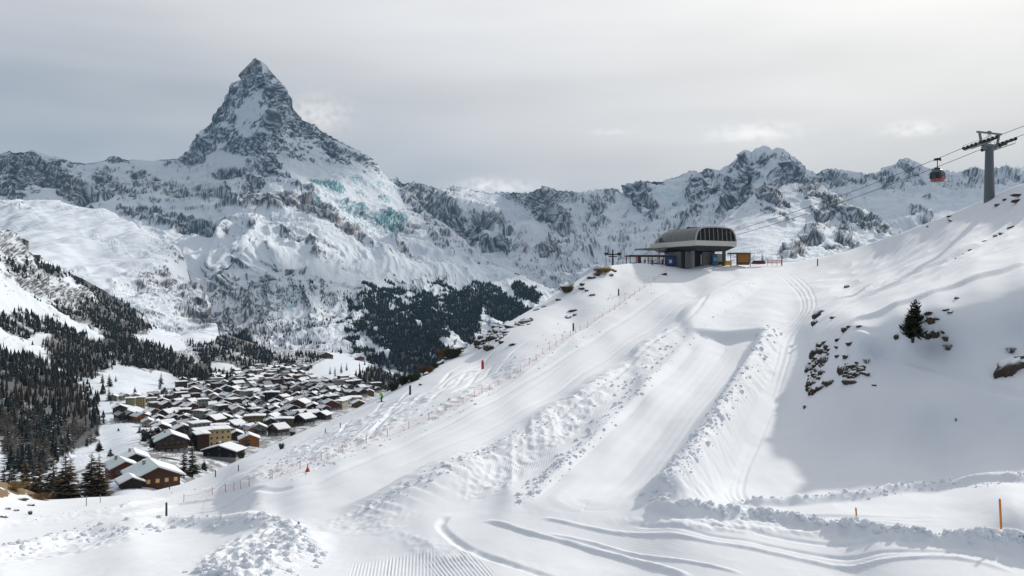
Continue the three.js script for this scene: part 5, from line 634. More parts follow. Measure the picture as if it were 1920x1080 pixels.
// ------------------------------------------------------------------ cable line: pylon, ropes, gondola
{
  const pb = at(1855, 404, 176), o = thing('lift_pylon', 'tall grey tubular cable car pylon with crossarm and sheaves on the upper slope', 'lift pylon', pb, ropeTurn);
  part(o, 'tube', bar([0, -2, 0], [0, 13.6, 0], 1.12, .74, 20), mat(.085, .10, .11, .5)); part(o, 'footing', new THREE.CylinderGeometry(1.8, 2.1, 1.6, 12).translate(0, -.5, 0), M.concrete);
  const gz = 2.55, slope = .17;                                        // half gauge; local x across the line, z along it (downhill end is behind)
  part(o, 'crossarm', join([box(6.4, .55, .6, 0, 13.9, 0), box(4.2, .4, .45, 0, 13.35, 0)]), M.greyPaint);
  for (const s of [-1, 1]) {
    const y = (z) => 14.1 + z * slope; const tr = part(o, 'sheave_train', join([beam([s * gz, y(-3.6), -3.6], [s * gz, y(3.6), 3.6], .3, .35), beam([s * gz, y(-2) - .35, -2], [s * gz, y(2) - .35, 2], .2, .2)]), M.dark);
    for (let k = 0; k < 9; k++) { const z = -3.6 + k * .9; const g = new THREE.CylinderGeometry(.33, .33, .2, 14); g.rotateZ(Math.PI / 2); g.translate(s * (gz + .2), y(z) + .18, z); part(tr, 'sheave', g, M.rubber); }
    part(tr, 'walkway', join([beam([s * (gz + .8), y(-3) - .5, -3], [s * (gz + .8), y(3) - .5, 3], .5, .06), beam([s * (gz + 1), y(-3) + .5, -3], [s * (gz + 1), y(3) + .5, 3], .05, .05), ...[-3, -1, 1, 3].map((z) => bar([s * (gz + 1), y(z) - .5, z], [s * (gz + 1), y(z) + .5, z], .03, .03, 4))]), M.steel);
    part(o, 'frame_leg', beam([s * 2.3, 14.1, 0], [s * 2.9, 16.25, 0], .32, .4), M.greyPaint);
    part(o, 'stay', bar([s * .2, 16.2, 0], [s * 1.9, 14.1, 0], .04, .04, 5), M.dark); part(o, 'stay', bar([s * .1, 16.2, 0], [s * .5, 14.1, 0], .04, .04, 5), M.dark);
  }
  part(o, 'lifting_beam', join([box(7.2, .32, .36, 0, 16.35, 0), box(.6, .5, .5, 0, 16.5, 0)]), M.greyPaint);
  const lad = part(o, 'ladder', join([bar([1.05, 0, -.25], [.95, 13.3, -.25], .035, .035, 5), bar([1.45, 0, -.05], [1.35, 13.3, -.05], .035, .035, 5)]), M.steel); for (let k = 0; k < 26; k++) part(lad, 'rung', bar([1.03, .4 + k * .5, -.25], [1.43, .4 + k * .5, -.05], .025, .025, 4), M.steel);
  // ropes: from the station over the sheaves and on past the pylon
  const world = (x, y, z) => new THREE.Vector3(x, y, z).applyAxisAngle(new THREE.Vector3(0, 1, 0), ropeTurn).add(pb), st = at(1297, 495.5, 246), stw = (x, y, z) => new THREE.Vector3(x, y, z).applyAxisAngle(new THREE.Vector3(0, 1, 0), ropeTurn).add(st);
  const ropes = [];
  for (const s of [-1, 1]) {
    const A = stw(s * 2.55, 6.5, 9), B = world(s * gz, 14.45 - 3.6 * slope, -3.6), C = world(s * gz, 14.45 + 3.6 * slope, 3.6), D = world(s * gz, 14.5 + 60 * .22, 60), pts = [];
    for (let i = 0; i <= 20; i++) { const t = i / 20, p = A.clone().lerp(B, t); p.y -= 4 * 1.1 * t * (1 - t); pts.push(p); } ropes.push(pts.slice());
    pts.push(C); for (let i = 1; i <= 8; i++) { const t = i / 8, p = C.clone().lerp(D, t); p.y -= 4 * .5 * t * (1 - t); pts.push(p); }
    const g = new THREE.TubeGeometry(new THREE.CatmullRomCurve3(pts, false, 'centripetal'), 160, .055, 5); const m = new THREE.Mesh(g, M.dark); m.name = numbered('haul_rope'); m.castShadow = true; m.userData = { label: s < 0 ? 'upper steel rope carrying the gondola from station to pylon' : 'lower steel rope running empty from station to pylon', category: 'cable', group: 'ropes of the cable line' }; scene.add(m);
  }
  // gondola hanging from the far rope
  const pts = ropes[0]; let hang = pts[0]; for (let i = 0; i < 400; i++) { const t = i / 399 * 20, k = Math.min(19, Math.floor(t)), p = pts[k].clone().lerp(pts[k + 1], t - k); const px = 960 + p.x / -p.z * FL; if (px > 1757) { hang = p; break; } }
  const g = thing('gondola_cabin', 'dark glazed gondola with red lower panels hanging from the upper rope', 'gondola', hang.clone().add(new THREE.Vector3(0, -4.75, 0)), ropeTurn + .15);
  const HX = 1.05, HZ = 1.15, sec = [[0, .8], [.18, .93], [.5, 1], [1.2, 1.02], [1.9, .95], [2.35, .84], [2.5, .72]], ring = (k) => { const out = []; for (let i = 0; i < 24; i++) { const a = i / 24 * Math.PI * 2, c = Math.cos(a), s = Math.sin(a), e = .45; out.push([Math.sign(c) * Math.pow(Math.abs(c), e) * HX * sec[k][1], sec[k][0], Math.sign(s) * Math.pow(Math.abs(s), e) * HZ * sec[k][1]]); } return out; };
  const rg = sec.map((_, k) => ring(k)), band = (k0, k1, grow = 1) => { const q = []; for (let k = k0; k < k1; k++) for (let i = 0; i < 24; i++) { const j = (i + 1) % 24, f = (v) => [v[0] * grow, v[1], v[2] * grow]; q.push([f(rg[k][j]), f(rg[k][i]), f(rg[k + 1][i]), f(rg[k + 1][j])]); } return quads(q); };
  const cap = (k, up) => quads(rg[k].map((v, i) => up ? [rg[k][(i + 1) % 24], v, [0, sec[k][0], 0]] : [v, rg[k][(i + 1) % 24], [0, sec[k][0], 0]]));
  part(g, 'lower_shell', join([band(0, 2), cap(0, false)]), mat(.05, .055, .06, .4)); part(g, 'red_panel', band(1, 2, 1.012), mat(.5, .05, .02, .35)); part(g, 'glazing', band(2, 4), mat(.012, .03, .05, .1)); part(g, 'upper_shell', join([band(4, 6), cap(6, true)]), mat(.1, .11, .12, .4));
  for (const [x, z] of [[HX, HZ], [-HX, HZ], [HX, -HZ], [-HX, -HZ]]) part(g, 'corner_post', bar([x * .93, .5, z * .93], [x * .86, 1.95, z * .86], .09, .08, 6), M.dark); for (const s of [-1, 1]) part(g, 'door', box(.04, 1.5, .06, s * HX * 1.02, 1.1, 0), M.dark);
  part(g, 'graphic', join([box(1.2, .22, .03, .1, .72, HZ * 1.03), box(.5, .16, .03, .3, .95, HZ * 1.035)]), mat(.65, .12, .03, .4)); part(g, 'floor_rim', box(2.1, .12, 2.2, 0, .02, 0), M.greyPaint);
  part(g, 'roof_box', join([box(.7, .35, .8, -.5, 2.62, .2), box(.6, .4, .7, .45, 2.66, -.1), box(1.6, .08, 1.6, 0, 2.5, 0)]), M.dark); part(g, 'ski_rack', join([box(.18, .8, .9, HX + .12, .9, 0), box(.18, .8, .9, -HX - .12, .9, 0)]), M.dark);
  part(g, 'hanger_arm', join([bar([0, 2.5, 0], [0, 4.35, 0], .1, .09, 8), bar([-.35, 2.5, 0], [0, 2.9, 0], .05, .05, 5), bar([.35, 2.5, 0], [0, 2.9, 0], .05, .05, 5)]), M.dark); part(g, 'grip', join([box(.35, .45, 1.3, 0, 4.6, 0), box(.9, .2, .3, .2, 4.75, 0), box(.25, .5, .25, .4, 4.5, .4)]), M.black);
}

// ------------------------------------------------------------------ poles and the safety net along the run
{
  const pole = (px, pyTop, pyBase, r, m, label, name = 'marker_pole', lean = 0) => { const p = hill.spot(px, pyBase), d = -p.z, h = (pyBase - pyTop) / FL * d; const o = thing(name, label, 'pole', p, 0); part(o, 'shaft', bar([0, -.4, 0], [lean * h, h, 0], r, r * .92, 10), m); part(o, 'cap', bar([lean * h, h, 0], [lean * h * 1.02, h + r, 0], r * .92, r * .4, 10), m); return o; };
  const blk = mat(.03, .032, .035, .6);
  pole(1878, 940, 996, .075, M.orange, 'tall orange marker pole standing in the lumpy snow bank', 'marker_pole', -.06); pole(1608, 956, 988, .06, M.orange, 'short orange marker pole further along the lumpy snow bank', 'marker_pole', -.1);
  pole(312, 944, 978, .1, blk, 'black marker pole beside the hollow in the snow'); pole(769, 726, 742, .17, blk, 'black marker pole on the shaded slope below the red one'); pole(905, 678, 692, .25, M.red, 'thick red marker pole on the shaded slope between crest rocks and net'); pole(1075, 607, 621, .17, blk, 'black marker pole on the upper shaded slope'); pole(1160, 542, 554, .17, blk, 'highest black marker pole below the crest shelter');
  pole(404, 884, 896, .07, blk, 'small black marker pole near the large chalet'); pole(447, 873, 884, .06, blk, 'tiny black marker pole uphill of the small black one'); pole(318, 909, 918, .06, blk, 'tiny dark post just below the large chalet'); pole(162, 932, 950, .05, M.steel, 'thin grey stake near the snow edge by the larches'); pole(188, 930, 945, .04, M.steel, 'second thin grey stake near the snow edge by the larches');
  pole(1533, 486, 499, .16, M.red, 'thin red marker pole on the crest beside the track loop'); pole(560, 986, 1000, .09, mat(.12, .18, .4, .5), 'small blue stake in the churned snow heap'); pole(638, 795, 803, .06, blk, 'tiny dark stake on the shaded slope above the village'); pole(610, 806, 814, .06, blk, 'tiny dark stake near the slope edge above the black gabled chalet');
  { const p = hill.spot(577, 887), o = thing('red_flag_marker', 'red flag marker standing by the net at the bottom of the run', 'flag', p, 0); part(o, 'pole', bar([0, -.3, 0], [0, .75, 0], .05, .04, 6), M.red); part(o, 'cone', new THREE.ConeGeometry(.3, .62, 10).translate(0, .22, 0), M.red); }
  // safety net
  const R = rng(31), L = hill.runLeft, P = []; let total = 0; const cum = [0]; const pts = []; for (let i = 0; i < 260; i++) { const t = i / 259 * (L.length - 1), k = Math.min(L.length - 2, Math.floor(t)); const x = mix(L[k][0], L[k + 1][0], t - k), y = mix(L[k][1], L[k + 1][1], t - k); pts.push(hill.spot(x, y - 1)); }
  const o = thing('safety_net', 'long pale red safety net along the edge of the groomed run', 'safety net', pts[0], 0), base = pts[0];
  const net = mat(.72, .46, .44, .9), local = pts.map((p) => p.clone().sub(base)); let run = 0, last = 0;
  const postAt = [0]; for (let i = 1; i < local.length; i++) { run += local[i].distanceTo(local[i - 1]); if (run - last > 3.4) { last = run; postAt.push(i); } }
  for (const i of postAt) { const p = local[i], h = .8 + .25 * R(); part(o, 'post', bar([p.x, p.y - .3, p.z], [p.x + (R() - .5) * .12, p.y + h, p.z], .035, .03, 6), R() < .25 ? mat(.5, .12, .1, .8) : mat(.36, .25, .24, .8)); }
  for (let s = 0; s < 4; s++) for (let k = 1; k < postAt.length; k++) { const a = local[postAt[k - 1]], b = local[postAt[k]], y = .12 + s * .19, sag = .05; const m = a.clone().lerp(b, .5); m.y = (local[Math.round((postAt[k - 1] + postAt[k]) / 2)].y) - sag; const g = join([beam([a.x, a.y + y, a.z], [m.x, m.y + y, m.z], 0.012, s === 3 ? .035 : .015), beam([m.x, m.y + y, m.z], [b.x, b.y + y, b.z], .012, s === 3 ? .035 : .015)]); part(o, 'net_strand', g, net); }
}

// ------------------------------------------------------------------ rocks, shrubs and the young pine on the near hill
function rockGeo(seed, sx, sy, sz) { const g = new THREE.IcosahedronGeometry(1, 3), p = g.attributes.position, v = new THREE.Vector3(), c = []; for (let i = 0; i < p.count; i++) { v.fromBufferAttribute(p, i); const n = v.clone(), k = 1 + .42 * (ridged(n.x * .9 + seed, n.y * .9, n.z * .9, 3) - .9) + .2 * noise(n.x * 2.6, n.y * 2.6 + seed, n.z * 2.6) + .1 * noise(n.x * 6, n.y * 6, n.z * 6 + seed); const q = Math.round(n.y * 5 * k) / 5; v.multiplyScalar(k); v.y = mix(v.y, q, .35); v.set(v.x * sx, v.y * sy, v.z * sz); p.setXYZ(i, v.x, v.y, v.z); const w = sstep(.5, .75, n.y + .35 * noise(n.x * 3 + seed, n.y * 3, n.z * 3)), b = .7 + .6 * Math.abs(noise(n.x * 4, n.y * 9 + seed, n.z * 4)), br = .5 + .5 * noise(n.x * 1.5 + seed, n.y, n.z); c.push(mix(mix(.045, .085, br) * b, .76, w), mix(mix(.042, .055, br) * b, .78, w), mix(.04, .03, br) * b * (1 - w) + .81 * w); } g.setAttribute('color', new THREE.Float32BufferAttribute(c, 3)); g.computeVertexNormals(); return g; }
const rockMat = new THREE.MeshStandardMaterial({ vertexColors: true, roughness: .95 });
function shrubGeo(seed, h, r, n, col, lean = 0) { const R = rng(seed), p = [], c = []; for (let i = 0; i < n; i++) { const a = R() * 6.28, q = Math.sqrt(R()) * r * .5, x = Math.cos(a) * q, z = Math.sin(a) * q, hh = h * (.5 + .6 * R()), dx = Math.cos(a) * r * (.2 + .7 * R()) + lean * h, dz = Math.sin(a) * r * (.2 + .7 * R()), w = .02 + h * .028, b = .6 + .8 * R(), ca = -Math.sin(a) * w, sa = Math.cos(a) * w; p.push(x - ca, -.1, z - sa, x + ca, -.1, z + sa, x + dx, hh, z + dz); const mx = x + dx * .6, my = hh * .55, mz = z + dz * .6; p.push(mx, my, mz, mx + (R() - .5) * r * .5, my + h * .2, mz + (R() - .5) * r * .5, mx + (R() - .5) * .12, my + .1 * h, mz); for (let k = 0; k < 6; k++) c.push(col[0] * b, col[1] * b, col[2] * b); } const g = new THREE.BufferGeometry(); g.setAttribute('position', new THREE.Float32BufferAttribute(p, 3)); g.setAttribute('color', new THREE.Float32BufferAttribute(c, 3)); g.computeVertexNormals(); return g; }
{
  const R = rng(77), rocks = [...Array(7).keys()].map((i) => rockGeo(i * 3.7 + 1, 1, .62, .8));
  // px, py of the middle, size px wide, size px high; where
  const nth = (n) => n === 1 ? 'first' : n === 2 ? 'second' : n === 3 ? 'third' : n + 'th';
  const put = (list, label, group, from, big = 1.75) => list.sort((a, b) => a[0] - b[0]).forEach(([px, py, w, h], i) => { if (from) label = `${group.replace(/^rocks|^stones/, (m) => m.slice(0, -1))}, ${nth(i + 1)} counted from the ${from}`; const p = hill.spot(px, py + h * .3), d = -p.z, k = d / FL * .5 * big, m = lone('rock', rocks[Math.floor(R() * 7)], rockMat, label, 'rock', p, R() * 6.3, group); m.scale.set(w * k, h * k * 1.35, Math.min(w * k * .8, .9)); m.rotation.z = (R() - .5) * .5; });
  const cluster = (cx, cy, rx, ry, ang, n, s0, s1) => { const t = ang * Math.PI / 180, o = []; for (let i = 0; i < n; i++) { const a = R() * 6.28, q = Math.sqrt(R()), x = Math.cos(a) * q * rx, y = Math.sin(a) * q * ry, s = mix(s0, s1, R() * R()); o.push([cx + x * Math.cos(t) - y * Math.sin(t), cy + x * Math.sin(t) + y * Math.cos(t), s * (1 + .5 * R()), s * (.7 + .4 * R())]); } return o; };
  put([[1515, 690, 11, 16], [1519, 718, 9, 16], [1521, 736, 12, 8], [1527, 662, 10, 18], [1540, 645, 14, 10], [1546, 674, 11, 20], [1538, 698, 9, 18], [1556, 717, 15, 10], [1539, 727, 10, 10], [1550, 660, 8, 8], ...cluster(1533, 690, 17, 52, 18, 60, 4, 10)], 'dark mossy rock of the outcrop where the shaded slope begins', 'rocks of the steep outcrop', 'groomer track');
  put([[1582, 692, 12, 22], [1594, 686, 16, 12], [1598, 700, 14, 10], [1593, 714, 16, 9], [1613, 690, 10, 8], [1622, 699, 12, 6], [1585, 668, 10, 7], [1571, 667, 8, 6], ...cluster(1596, 693, 20, 18, 20, 24, 4, 9)], 'dark jagged rock beside the steep outcrop', 'rocks beside the outcrop', 'steep outcrop');
  put([[1533, 590, 10, 20], [1528, 606, 8, 12], [1540, 584, 7, 8], [1563, 596, 9, 5], [1586, 617, 12, 8], [1592, 612, 9, 6], [1588, 536, 8, 7], [1611, 610, 7, 5], [1594, 643, 8, 7], [1572, 635, 9, 6], [1570, 651, 7, 4]], 'small rock poking through snow above the steep outcrop', 'rocks above the outcrop', 'groomer track');
  put([[1745, 598, 16, 10], [1738, 630, 6, 6], [1753, 622, 13, 12], [1741, 627, 10, 8], [1740, 586, 12, 5], [1795, 557, 7, 4], [1774, 580, 7, 4], [1782, 584, 8, 3], [1757, 598, 9, 3], [1682, 625, 7, 8], [1768, 621, 5, 5], [1638, 722, 6, 4]], 'small dark rock near the lone young pine', 'rocks near the young pine', 'steep outcrop side');
  put([[1899, 684, 44, 28], [1885, 696, 20, 10], [1912, 668, 12, 6]], 'brown rock shelf jutting from the shaded slope', 'rocks of the brown shelf on the shaded slope', 'young pine');
  put([[1866, 444, 10, 13], [1880, 439, 14, 8], [1896, 424, 14, 8], [1820, 468, 8, 4], [1808, 475, 7, 5], [1793, 486, 5, 3], [1847, 455, 8, 4], [1909, 375, 20, 7], [1912, 364, 22, 6], [1884, 375, 10, 7], [1870, 385, 14, 7], [1780, 404, 12, 5], [1784, 411, 14, 5], [1740, 424, 6, 3]], 'dark rock breaking through the snow ridge near the pylon', 'rocks on the ridge near the pylon', 'station side', 1.2);
  put([[907, 638, 20, 18], [916, 648, 26, 18], [932, 620, 18, 10], [926, 632, 14, 10], [946, 622, 14, 8], [958, 612, 16, 6], [900, 630, 9, 12], [941, 640, 9, 6], [868, 652, 10, 8], [860, 660, 8, 4], [962, 645, 12, 4], [970, 606, 10, 6], [985, 602, 16, 8], [991, 600, 12, 7], ...cluster(922, 630, 34, 16, -30, 46, 4, 9), ...cluster(985, 603, 18, 7, -25, 12, 3, 7), ...cluster(850, 664, 24, 6, -32, 14, 3, 7)], 'dark rock of the outcrop on the slope edge above the forest', 'rocks of the edge outcrop', 'village side');
  put([[1068, 541, 12, 7], [1048, 560, 8, 4], [1075, 582, 12, 5], [1065, 594, 10, 5], [1078, 590, 7, 4], [1100, 543, 6, 5], [1110, 552, 8, 4], [1090, 540, 9, 5], [1108, 520, 10, 5], [1150, 506, 8, 4], [1146, 515, 7, 5], [1243, 513, 10, 4], [1006, 580, 7, 4], [1020, 574, 6, 4]], 'small rock dotting the slope below the crest mast', 'rocks below the crest mast', 'village side');
  put([[58, 946, 12, 6], [31, 958, 8, 5], [5, 970, 9, 6], [14, 955, 6, 5], [40, 936, 14, 5]], 'stone at the foot of the brown earth mound', 'stones by the earth mound', 'larch row side');
  put([[825, 680, 14, 12], [780, 705, 12, 8], [800, 700, 9, 6], [840, 672, 9, 7], [768, 716, 7, 5], [790, 722, 6, 4]], 'snow-capped stone along the shrubby slope edge', 'stones of the shrubby edge', 'village side');
  // shrubs
  const sh = (px, py, h, w, seed, col, label, name = 'shrub', n = 160) => { const p = hill.spot(px, py), k = -p.z / FL; lone(name, shrubGeo(seed, h * k, w * k * .6, n, col), leafMat, label, 'bush', p); };
  const GR = [.03, .04, .022], RU = [.11, .055, .025], ST = [.2, .13, .045];
  sh(1131, 511, 9, 34, 1, ST, 'straw-coloured grass tussock on the crest below the drag lift mast', 'grass_tussock', 420); sh(1120, 517, 6, 14, 2, RU, 'small rust-brown tussock below the straw-coloured one', 'grass_tussock'); sh(1063, 547, 14, 22, 3, [.07, .06, .03], 'dark olive bush on the slope edge above the black pole', 'shrub', 300); sh(1091, 535, 5, 10, 14, [.06, .07, .03], 'little green bush between the olive bush and the tussock');
  sh(848, 672, 22, 30, 4, GR, 'dark green shrub on the slope edge with rocks', 'shrub', 400); sh(835, 672, 18, 26, 5, RU, 'rust-brown shrub behind the dark green one', 'shrub', 300); sh(800, 700, 16, 26, 6, RU, 'rusty bare shrub along the slope edge', 'shrub', 260); sh(776, 715, 18, 24, 7, GR, 'dark shrub above the black marker pole', 'shrub', 300); sh(756, 722, 20, 16, 8, GR, 'tall narrow dark shrub on the slope edge', 'shrub', 260); sh(738, 732, 18, 18, 9, GR, 'lowest dark shrub on the slope edge over the village', 'shrub', 260); sh(768, 716, 12, 20, 10, RU, 'rusty twig bush between the dark shrubs', 'shrub', 200); sh(815, 690, 12, 16, 12, GR, 'small dark shrub between rusty bushes', 'shrub', 200);
  sh(862, 660, 10, 14, 13, RU, 'small rusty bush near the edge outcrop', 'shrub', 150); sh(452, 856, 12, 14, 11, GR, 'dark bush on the smooth slope by the cream hotel', 'shrub', 200); sh(528, 842, 14, 10, 15, [.05, .05, .045], 'grey twiggy bush on the smooth slope', 'shrub', 90); sh(548, 815, 8, 12, 16, GR, 'small bush at the slope edge under the village', 'shrub', 120);
  sh(1778, 655, 12, 18, 17, [.09, .08, .075], 'pale bare twig bush below the young pine', 'shrub', 50); sh(1774, 638, 9, 15, 18, [.06, .065, .04], 'small olive bush under the young pine', 'shrub', 90); sh(1895, 660, 12, 18, 19, [.08, .08, .085], 'bare twig bush above the brown rock shelf', 'shrub', 50); sh(1508, 768, 8, 6, 20, [.05, .055, .06], 'tiny twig bush on the smooth shaded slope', 'shrub', 30); sh(1625, 680, 8, 14, 21, [.09, .085, .08], 'dry twig bush beside the jagged rocks', 'shrub', 40); sh(1793, 792, 8, 5, 22, [.06, .06, .065], 'lone twig on the wide shaded snowfield', 'twig', 14);
  sh(20, 916, 6, 60, 30, ST, 'dry brown grass covering the earth mound', 'grass_tussock', 700); sh(66, 934, 5, 50, 31, [.13, .08, .035], 'dry rusty grass lower on the earth mound', 'grass_tussock', 500); sh(57, 966, 9, 8, 32, [.05, .05, .045], 'small grey twig bush below the earth mound', 'shrub', 40);
  // the young pine: two stems
  const p = hill.spot(1712, 634), t = thing('pine_tree', 'young dark green pine standing alone on the shaded slope', 'tree', p, .4);
  const A = { h: 4.2, r: 1.0, whorls: 22, fronds: 13, seed: 5, segs: 3, ragged: .5, droop: -.25, start: .1, pw: .55, col: [.022, .028, .013] };
  part(t, 'trunk', bar([0, -.4, 0], [.45, 4.1, 0], .11, .02, 7), barkMat); const c1 = part(t, 'crown', crownGeo(A), leafMat); c1.rotation.z = -.1;
  part(t, 'trunk', bar([-.1, -.4, 0], [-.8, 2.7, .2], .09, .02, 7), barkMat); const c2 = part(t, 'crown', crownGeo({ ...A, h: 2.9, r: .8, seed: 8, whorls: 16 }), leafMat); c2.rotation.z = .24; c2.position.set(-.1, 0, .1);
}

// ------------------------------------------------------------------ crumbled snow on the banks
{
  const R = rng(404), geo = [0, 1, 2].map((k) => { const g = new THREE.IcosahedronGeometry(1, 2), p = g.attributes.position; for (let i = 0; i < p.count; i++) { const x = p.getX(i), y = p.getY(i), z = p.getZ(i), f = 1 + .35 * noise(x * 1.3 + k * 5, y * 1.3, z * 1.3) + .2 * noise(x * 3.1, y * 3.1 + k, z * 3.1); p.setXYZ(i, x * f, y * f * .8, z * f); } g.computeVertexNormals(); return g; });
  const snowM = mat(.665, .695, .745, .95), put = [[], [], []];
  const strew = (L, half, n, s0, s1) => { for (let i = 0; i < n; i++) { const t = R() * (L.length - 1), k = Math.floor(t), f = t - k, off = (R() + R() - 1) * half, px = mix(L[k][0], L[k + 1][0], f) + off * 2.2, py = mix(L[k][1], L[k + 1][1], f) + off; const p = hill.spot(px, py), s = mix(s0, s1 * 1.5, R() ** 5) * .8; p.y -= s * .12; if (R() < .62) continue; put[i % 3].push([p, s, R() * 6.3]); } };
  strew([[1215, 942], [1330, 968], [1500, 986], [1700, 1006], [1930, 1024]], 9, 1500, .06, .3); strew([[1448, 612], [1408, 690], [1355, 782], [1296, 872], [1228, 940]], 12, 1500, .08, .3); strew([[0, 1040], [150, 1004], [320, 982], [510, 984], [560, 1005]], 11, 1300, .06, .32); strew([[572, 1018], [545, 1042], [460, 1066], [380, 1090]], 26, 1500, .05, .28); strew([[0, 982], [200, 958], [400, 910]], 6, 250, .05, .16);
  strew([[1392, 508], [1250, 622], [1150, 698], [1050, 766], [950, 826], [850, 876], [750, 917], [650, 950]].map(([x, y]) => [x + 40, y + 14]), 7, 1300, .06, .24); strew([[1276, 644], [1200, 728], [1130, 800], [1060, 870], [980, 948]].map(([x, y]) => [x - 12, y]), 8, 1300, .06, .26); strew([[1250, 510], [1050, 640], [850, 762], [640, 842], [500, 898]], 16, 2200, .06, .22); strew([[720, 790], [620, 830], [520, 880]], 26, 900, .06, .2); strew([[1390, 942], [1600, 930], [1930, 902]], 6, 700, .05, .22);
  geo.forEach((g, k) => { const im = new THREE.InstancedMesh(g, snowM, put[k].length), m = new THREE.Matrix4(), q = new THREE.Quaternion(), e = new THREE.Euler(); put[k].forEach(([p, s, a], i) => { e.set(a, a * 2.3, a * .7); q.setFromEuler(e); m.compose(p, q, new THREE.Vector3(s, s * .8, s)); im.setMatrixAt(i, m); }); im.name = numbered('crumbled_snow'); im.castShadow = im.receiveShadow = true; im.userData = { kind: 'stuff', label: 'crumbled lumps of snow thrown up along the banks and run edges', category: 'snow' }; scene.add(im); });
}

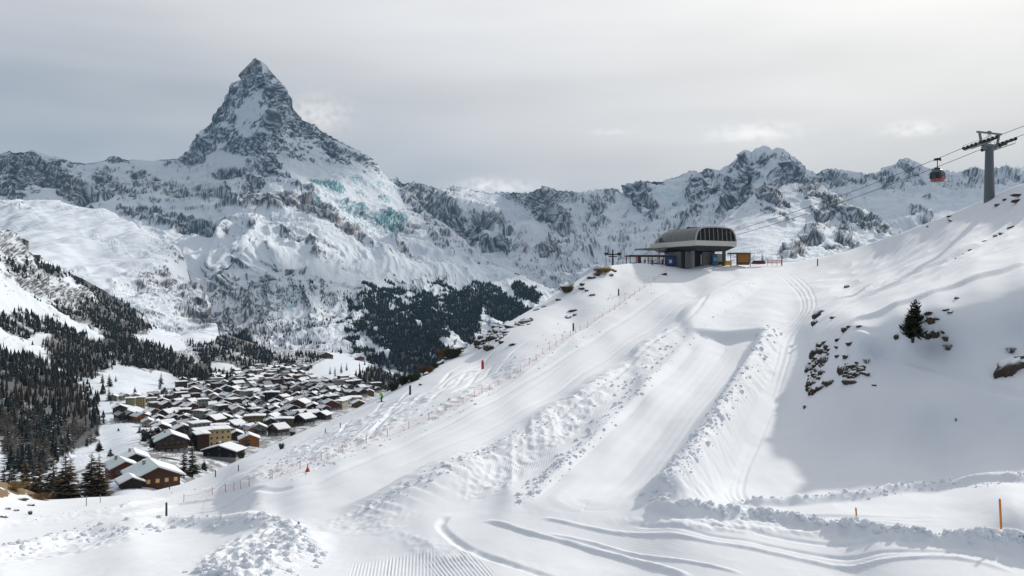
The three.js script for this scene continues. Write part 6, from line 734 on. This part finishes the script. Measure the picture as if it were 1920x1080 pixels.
// ------------------------------------------------------------------ people
function personGeo(pose, jacket, trousers, skin = [.45, .28, .2], hat = [.03, .03, .035]) {
  const J = pose, caps = [[J.pelvis, J.chest, .15, .17], [J.chest, J.neck, .17, .07], [J.neck, J.head, .06, .07]];
  for (const s of ['L', 'R']) caps.push([J.chest.map((v, i) => v + (i === 0 ? (s === 'L' ? -.17 : .17) : i === 1 ? .08 : 0)), J['elbow' + s], .085, .06], [J['elbow' + s], J['hand' + s], .06, .045], [J.pelvis.map((v, i) => v + (i === 0 ? (s === 'L' ? -.09 : .09) : 0)), J['knee' + s], .11, .08], [J['knee' + s], J['foot' + s], .08, .06], [J['foot' + s], J['foot' + s].map((v, i) => v + (i === 2 ? .17 : i === 1 ? -.04 : 0)), .07, .055]);
  const dist = (x, y, z) => { let e = 0; for (const [a, b, r1, r2] of caps) { const dx = b[0] - a[0], dy = b[1] - a[1], dz = b[2] - a[2], t = clamp(((x - a[0]) * dx + (y - a[1]) * dy + (z - a[2]) * dz) / (dx * dx + dy * dy + dz * dz)); const d = Math.hypot(x - a[0] - dx * t, y - a[1] - dy * t, z - a[2] - dz * t) - mix(r1, r2, t); e += Math.exp(-d * 28); } const h = J.head, dh = Math.hypot((x - h[0]) / .85, y - h[1] - .06, (z - h[2]) / .95) - .115; e += Math.exp(-dh * 28); const nz = Math.hypot(x - h[0], y - h[1] - .04, z - h[2] - .11) - .02; e += Math.exp(-nz * 28) * .4; return -Math.log(e) / 28; };
  // surface by walking a grid of small cells: faces between inside and outside, then relaxed onto the surface
  const s = .035, x0 = -.6, y0 = -.1, z0 = -.5, nx = 35, ny = 54, nz = 30, ins = new Uint8Array(nx * ny * nz), I = (i, j, k) => (k * ny + j) * nx + i;
  for (let k = 0; k < nz; k++) for (let j = 0; j < ny; j++) for (let i = 0; i < nx; i++) ins[I(i, j, k)] = dist(x0 + i * s, y0 + j * s, z0 + k * s) < 0 ? 1 : 0;
  const vid = new Map(), P = [], T = [], vert = (i, j, k) => { const key = (k * 200 + j) * 200 + i; let v = vid.get(key); if (v === undefined) { v = P.length / 3; vid.set(key, v); P.push(x0 + (i - .5) * s, y0 + (j - .5) * s, z0 + (k - .5) * s); } return v; };
  for (let k = 1; k < nz; k++) for (let j = 1; j < ny; j++) for (let i = 1; i < nx; i++) { const c = ins[I(i, j, k)]; for (const [di, dj, dk, q] of [[1, 0, 0, [[0, 0, 0], [0, 1, 0], [0, 1, 1], [0, 0, 1]]], [0, 1, 0, [[0, 0, 0], [0, 0, 1], [1, 0, 1], [1, 0, 0]]], [0, 0, 1, [[0, 0, 0], [1, 0, 0], [1, 1, 0], [0, 1, 0]]]]) { const b = ins[I(i - di, j - dj, k - dk)]; if (b === c) continue; const v = q.map(([a, e, f]) => vert(i + a, j + e, k + f)); if (!c) T.push(v[0], v[1], v[2], v[0], v[2], v[3]); else T.push(v[0], v[2], v[1], v[0], v[3], v[2]); } }
  const C = []; for (let n = 0; n < P.length; n += 3) { for (let it = 0; it < 4; it++) { const x = P[n], y = P[n + 1], z = P[n + 2], d = dist(x, y, z), e = .008, gx = (dist(x + e, y, z) - d) / e, gy = (dist(x, y + e, z) - d) / e, gz = (dist(x, y, z + e) - d) / e, l = gx * gx + gy * gy + gz * gz || 1; P[n] -= gx * d / l; P[n + 1] -= gy * d / l; P[n + 2] -= gz * d / l; } const y = P[n + 1], h = J.head; const col = y > h[1] + .1 ? hat : y > h[1] - .1 && P[n + 2] > h[2] ? skin : y > h[1] - .1 ? hat : y > J.pelvis[1] - .02 ? jacket : y > .14 ? trousers : [.02, .02, .025]; C.push(...col); }
  const g = new THREE.BufferGeometry(); g.setAttribute('position', new THREE.Float32BufferAttribute(P, 3)); g.setAttribute('color', new THREE.Float32BufferAttribute(C, 3)); g.setIndex(T); g.computeVertexNormals(); return g;
}
{
  const stand = { pelvis: [0, .9, 0], chest: [0, 1.28, .02], neck: [0, 1.45, .03], head: [0, 1.58, .05], elbowL: [-.27, 1.08, .02], elbowR: [.27, 1.08, .02], handL: [-.25, .86, .14], handR: [.25, .86, .14], kneeL: [-.11, .48, .04], kneeR: [.11, .48, .05], footL: [-.12, .08, 0], footR: [.13, .08, .03] };
  const ski = { ...stand, pelvis: [0, .82, -.1], chest: [0, 1.2, .08], neck: [0, 1.36, .14], head: [0, 1.48, .2], elbowL: [-.33, 1.0, .14], elbowR: [.33, 1.0, .14], handL: [-.3, .92, .36], handR: [.3, .92, .36], kneeL: [-.12, .46, .12], kneeR: [.12, .46, .14] };
  const pm = new THREE.MeshStandardMaterial({ vertexColors: true, roughness: .85 });
  const person = (p, turn, pose, jk, tr, label, extra) => { const o = thing('person', label, 'person', p, turn); part(o, 'body', personGeo(pose, jk, tr), pm); if (extra) extra(o); return o; };
  person(hill.spot(716, 754), -.9, ski, [.12, .42, .05], [.02, .03, .04], 'person in bright green jacket skiing on the shaded slope above the village', (o) => { for (const s of [-1, 1]) { part(o, 'ski', box(.09, .03, 1.7, s * .13, .02, .1), M.dark); part(o, 'ski_pole', bar([s * .3, .92, .36], [s * .45, .02, .1], .012, .012, 5), M.dark); } });
  person(at(1209, 496.5, 244), .6, stand, [.03, .05, .05], [.02, .02, .025], 'person in dark clothes standing under the flat shelter roof'); person(at(1242, 496.6, 241), -.5, stand, [.12, .04, .03], [.03, .03, .03], 'person in rust-brown jacket standing by the shelter end'); person(at(1223, 497.2, 240), .3, stand, [.03, .03, .05], [.05, .05, .06], 'person in black jacket in front of the ski rack');
}
renderer.render(scene, camera);
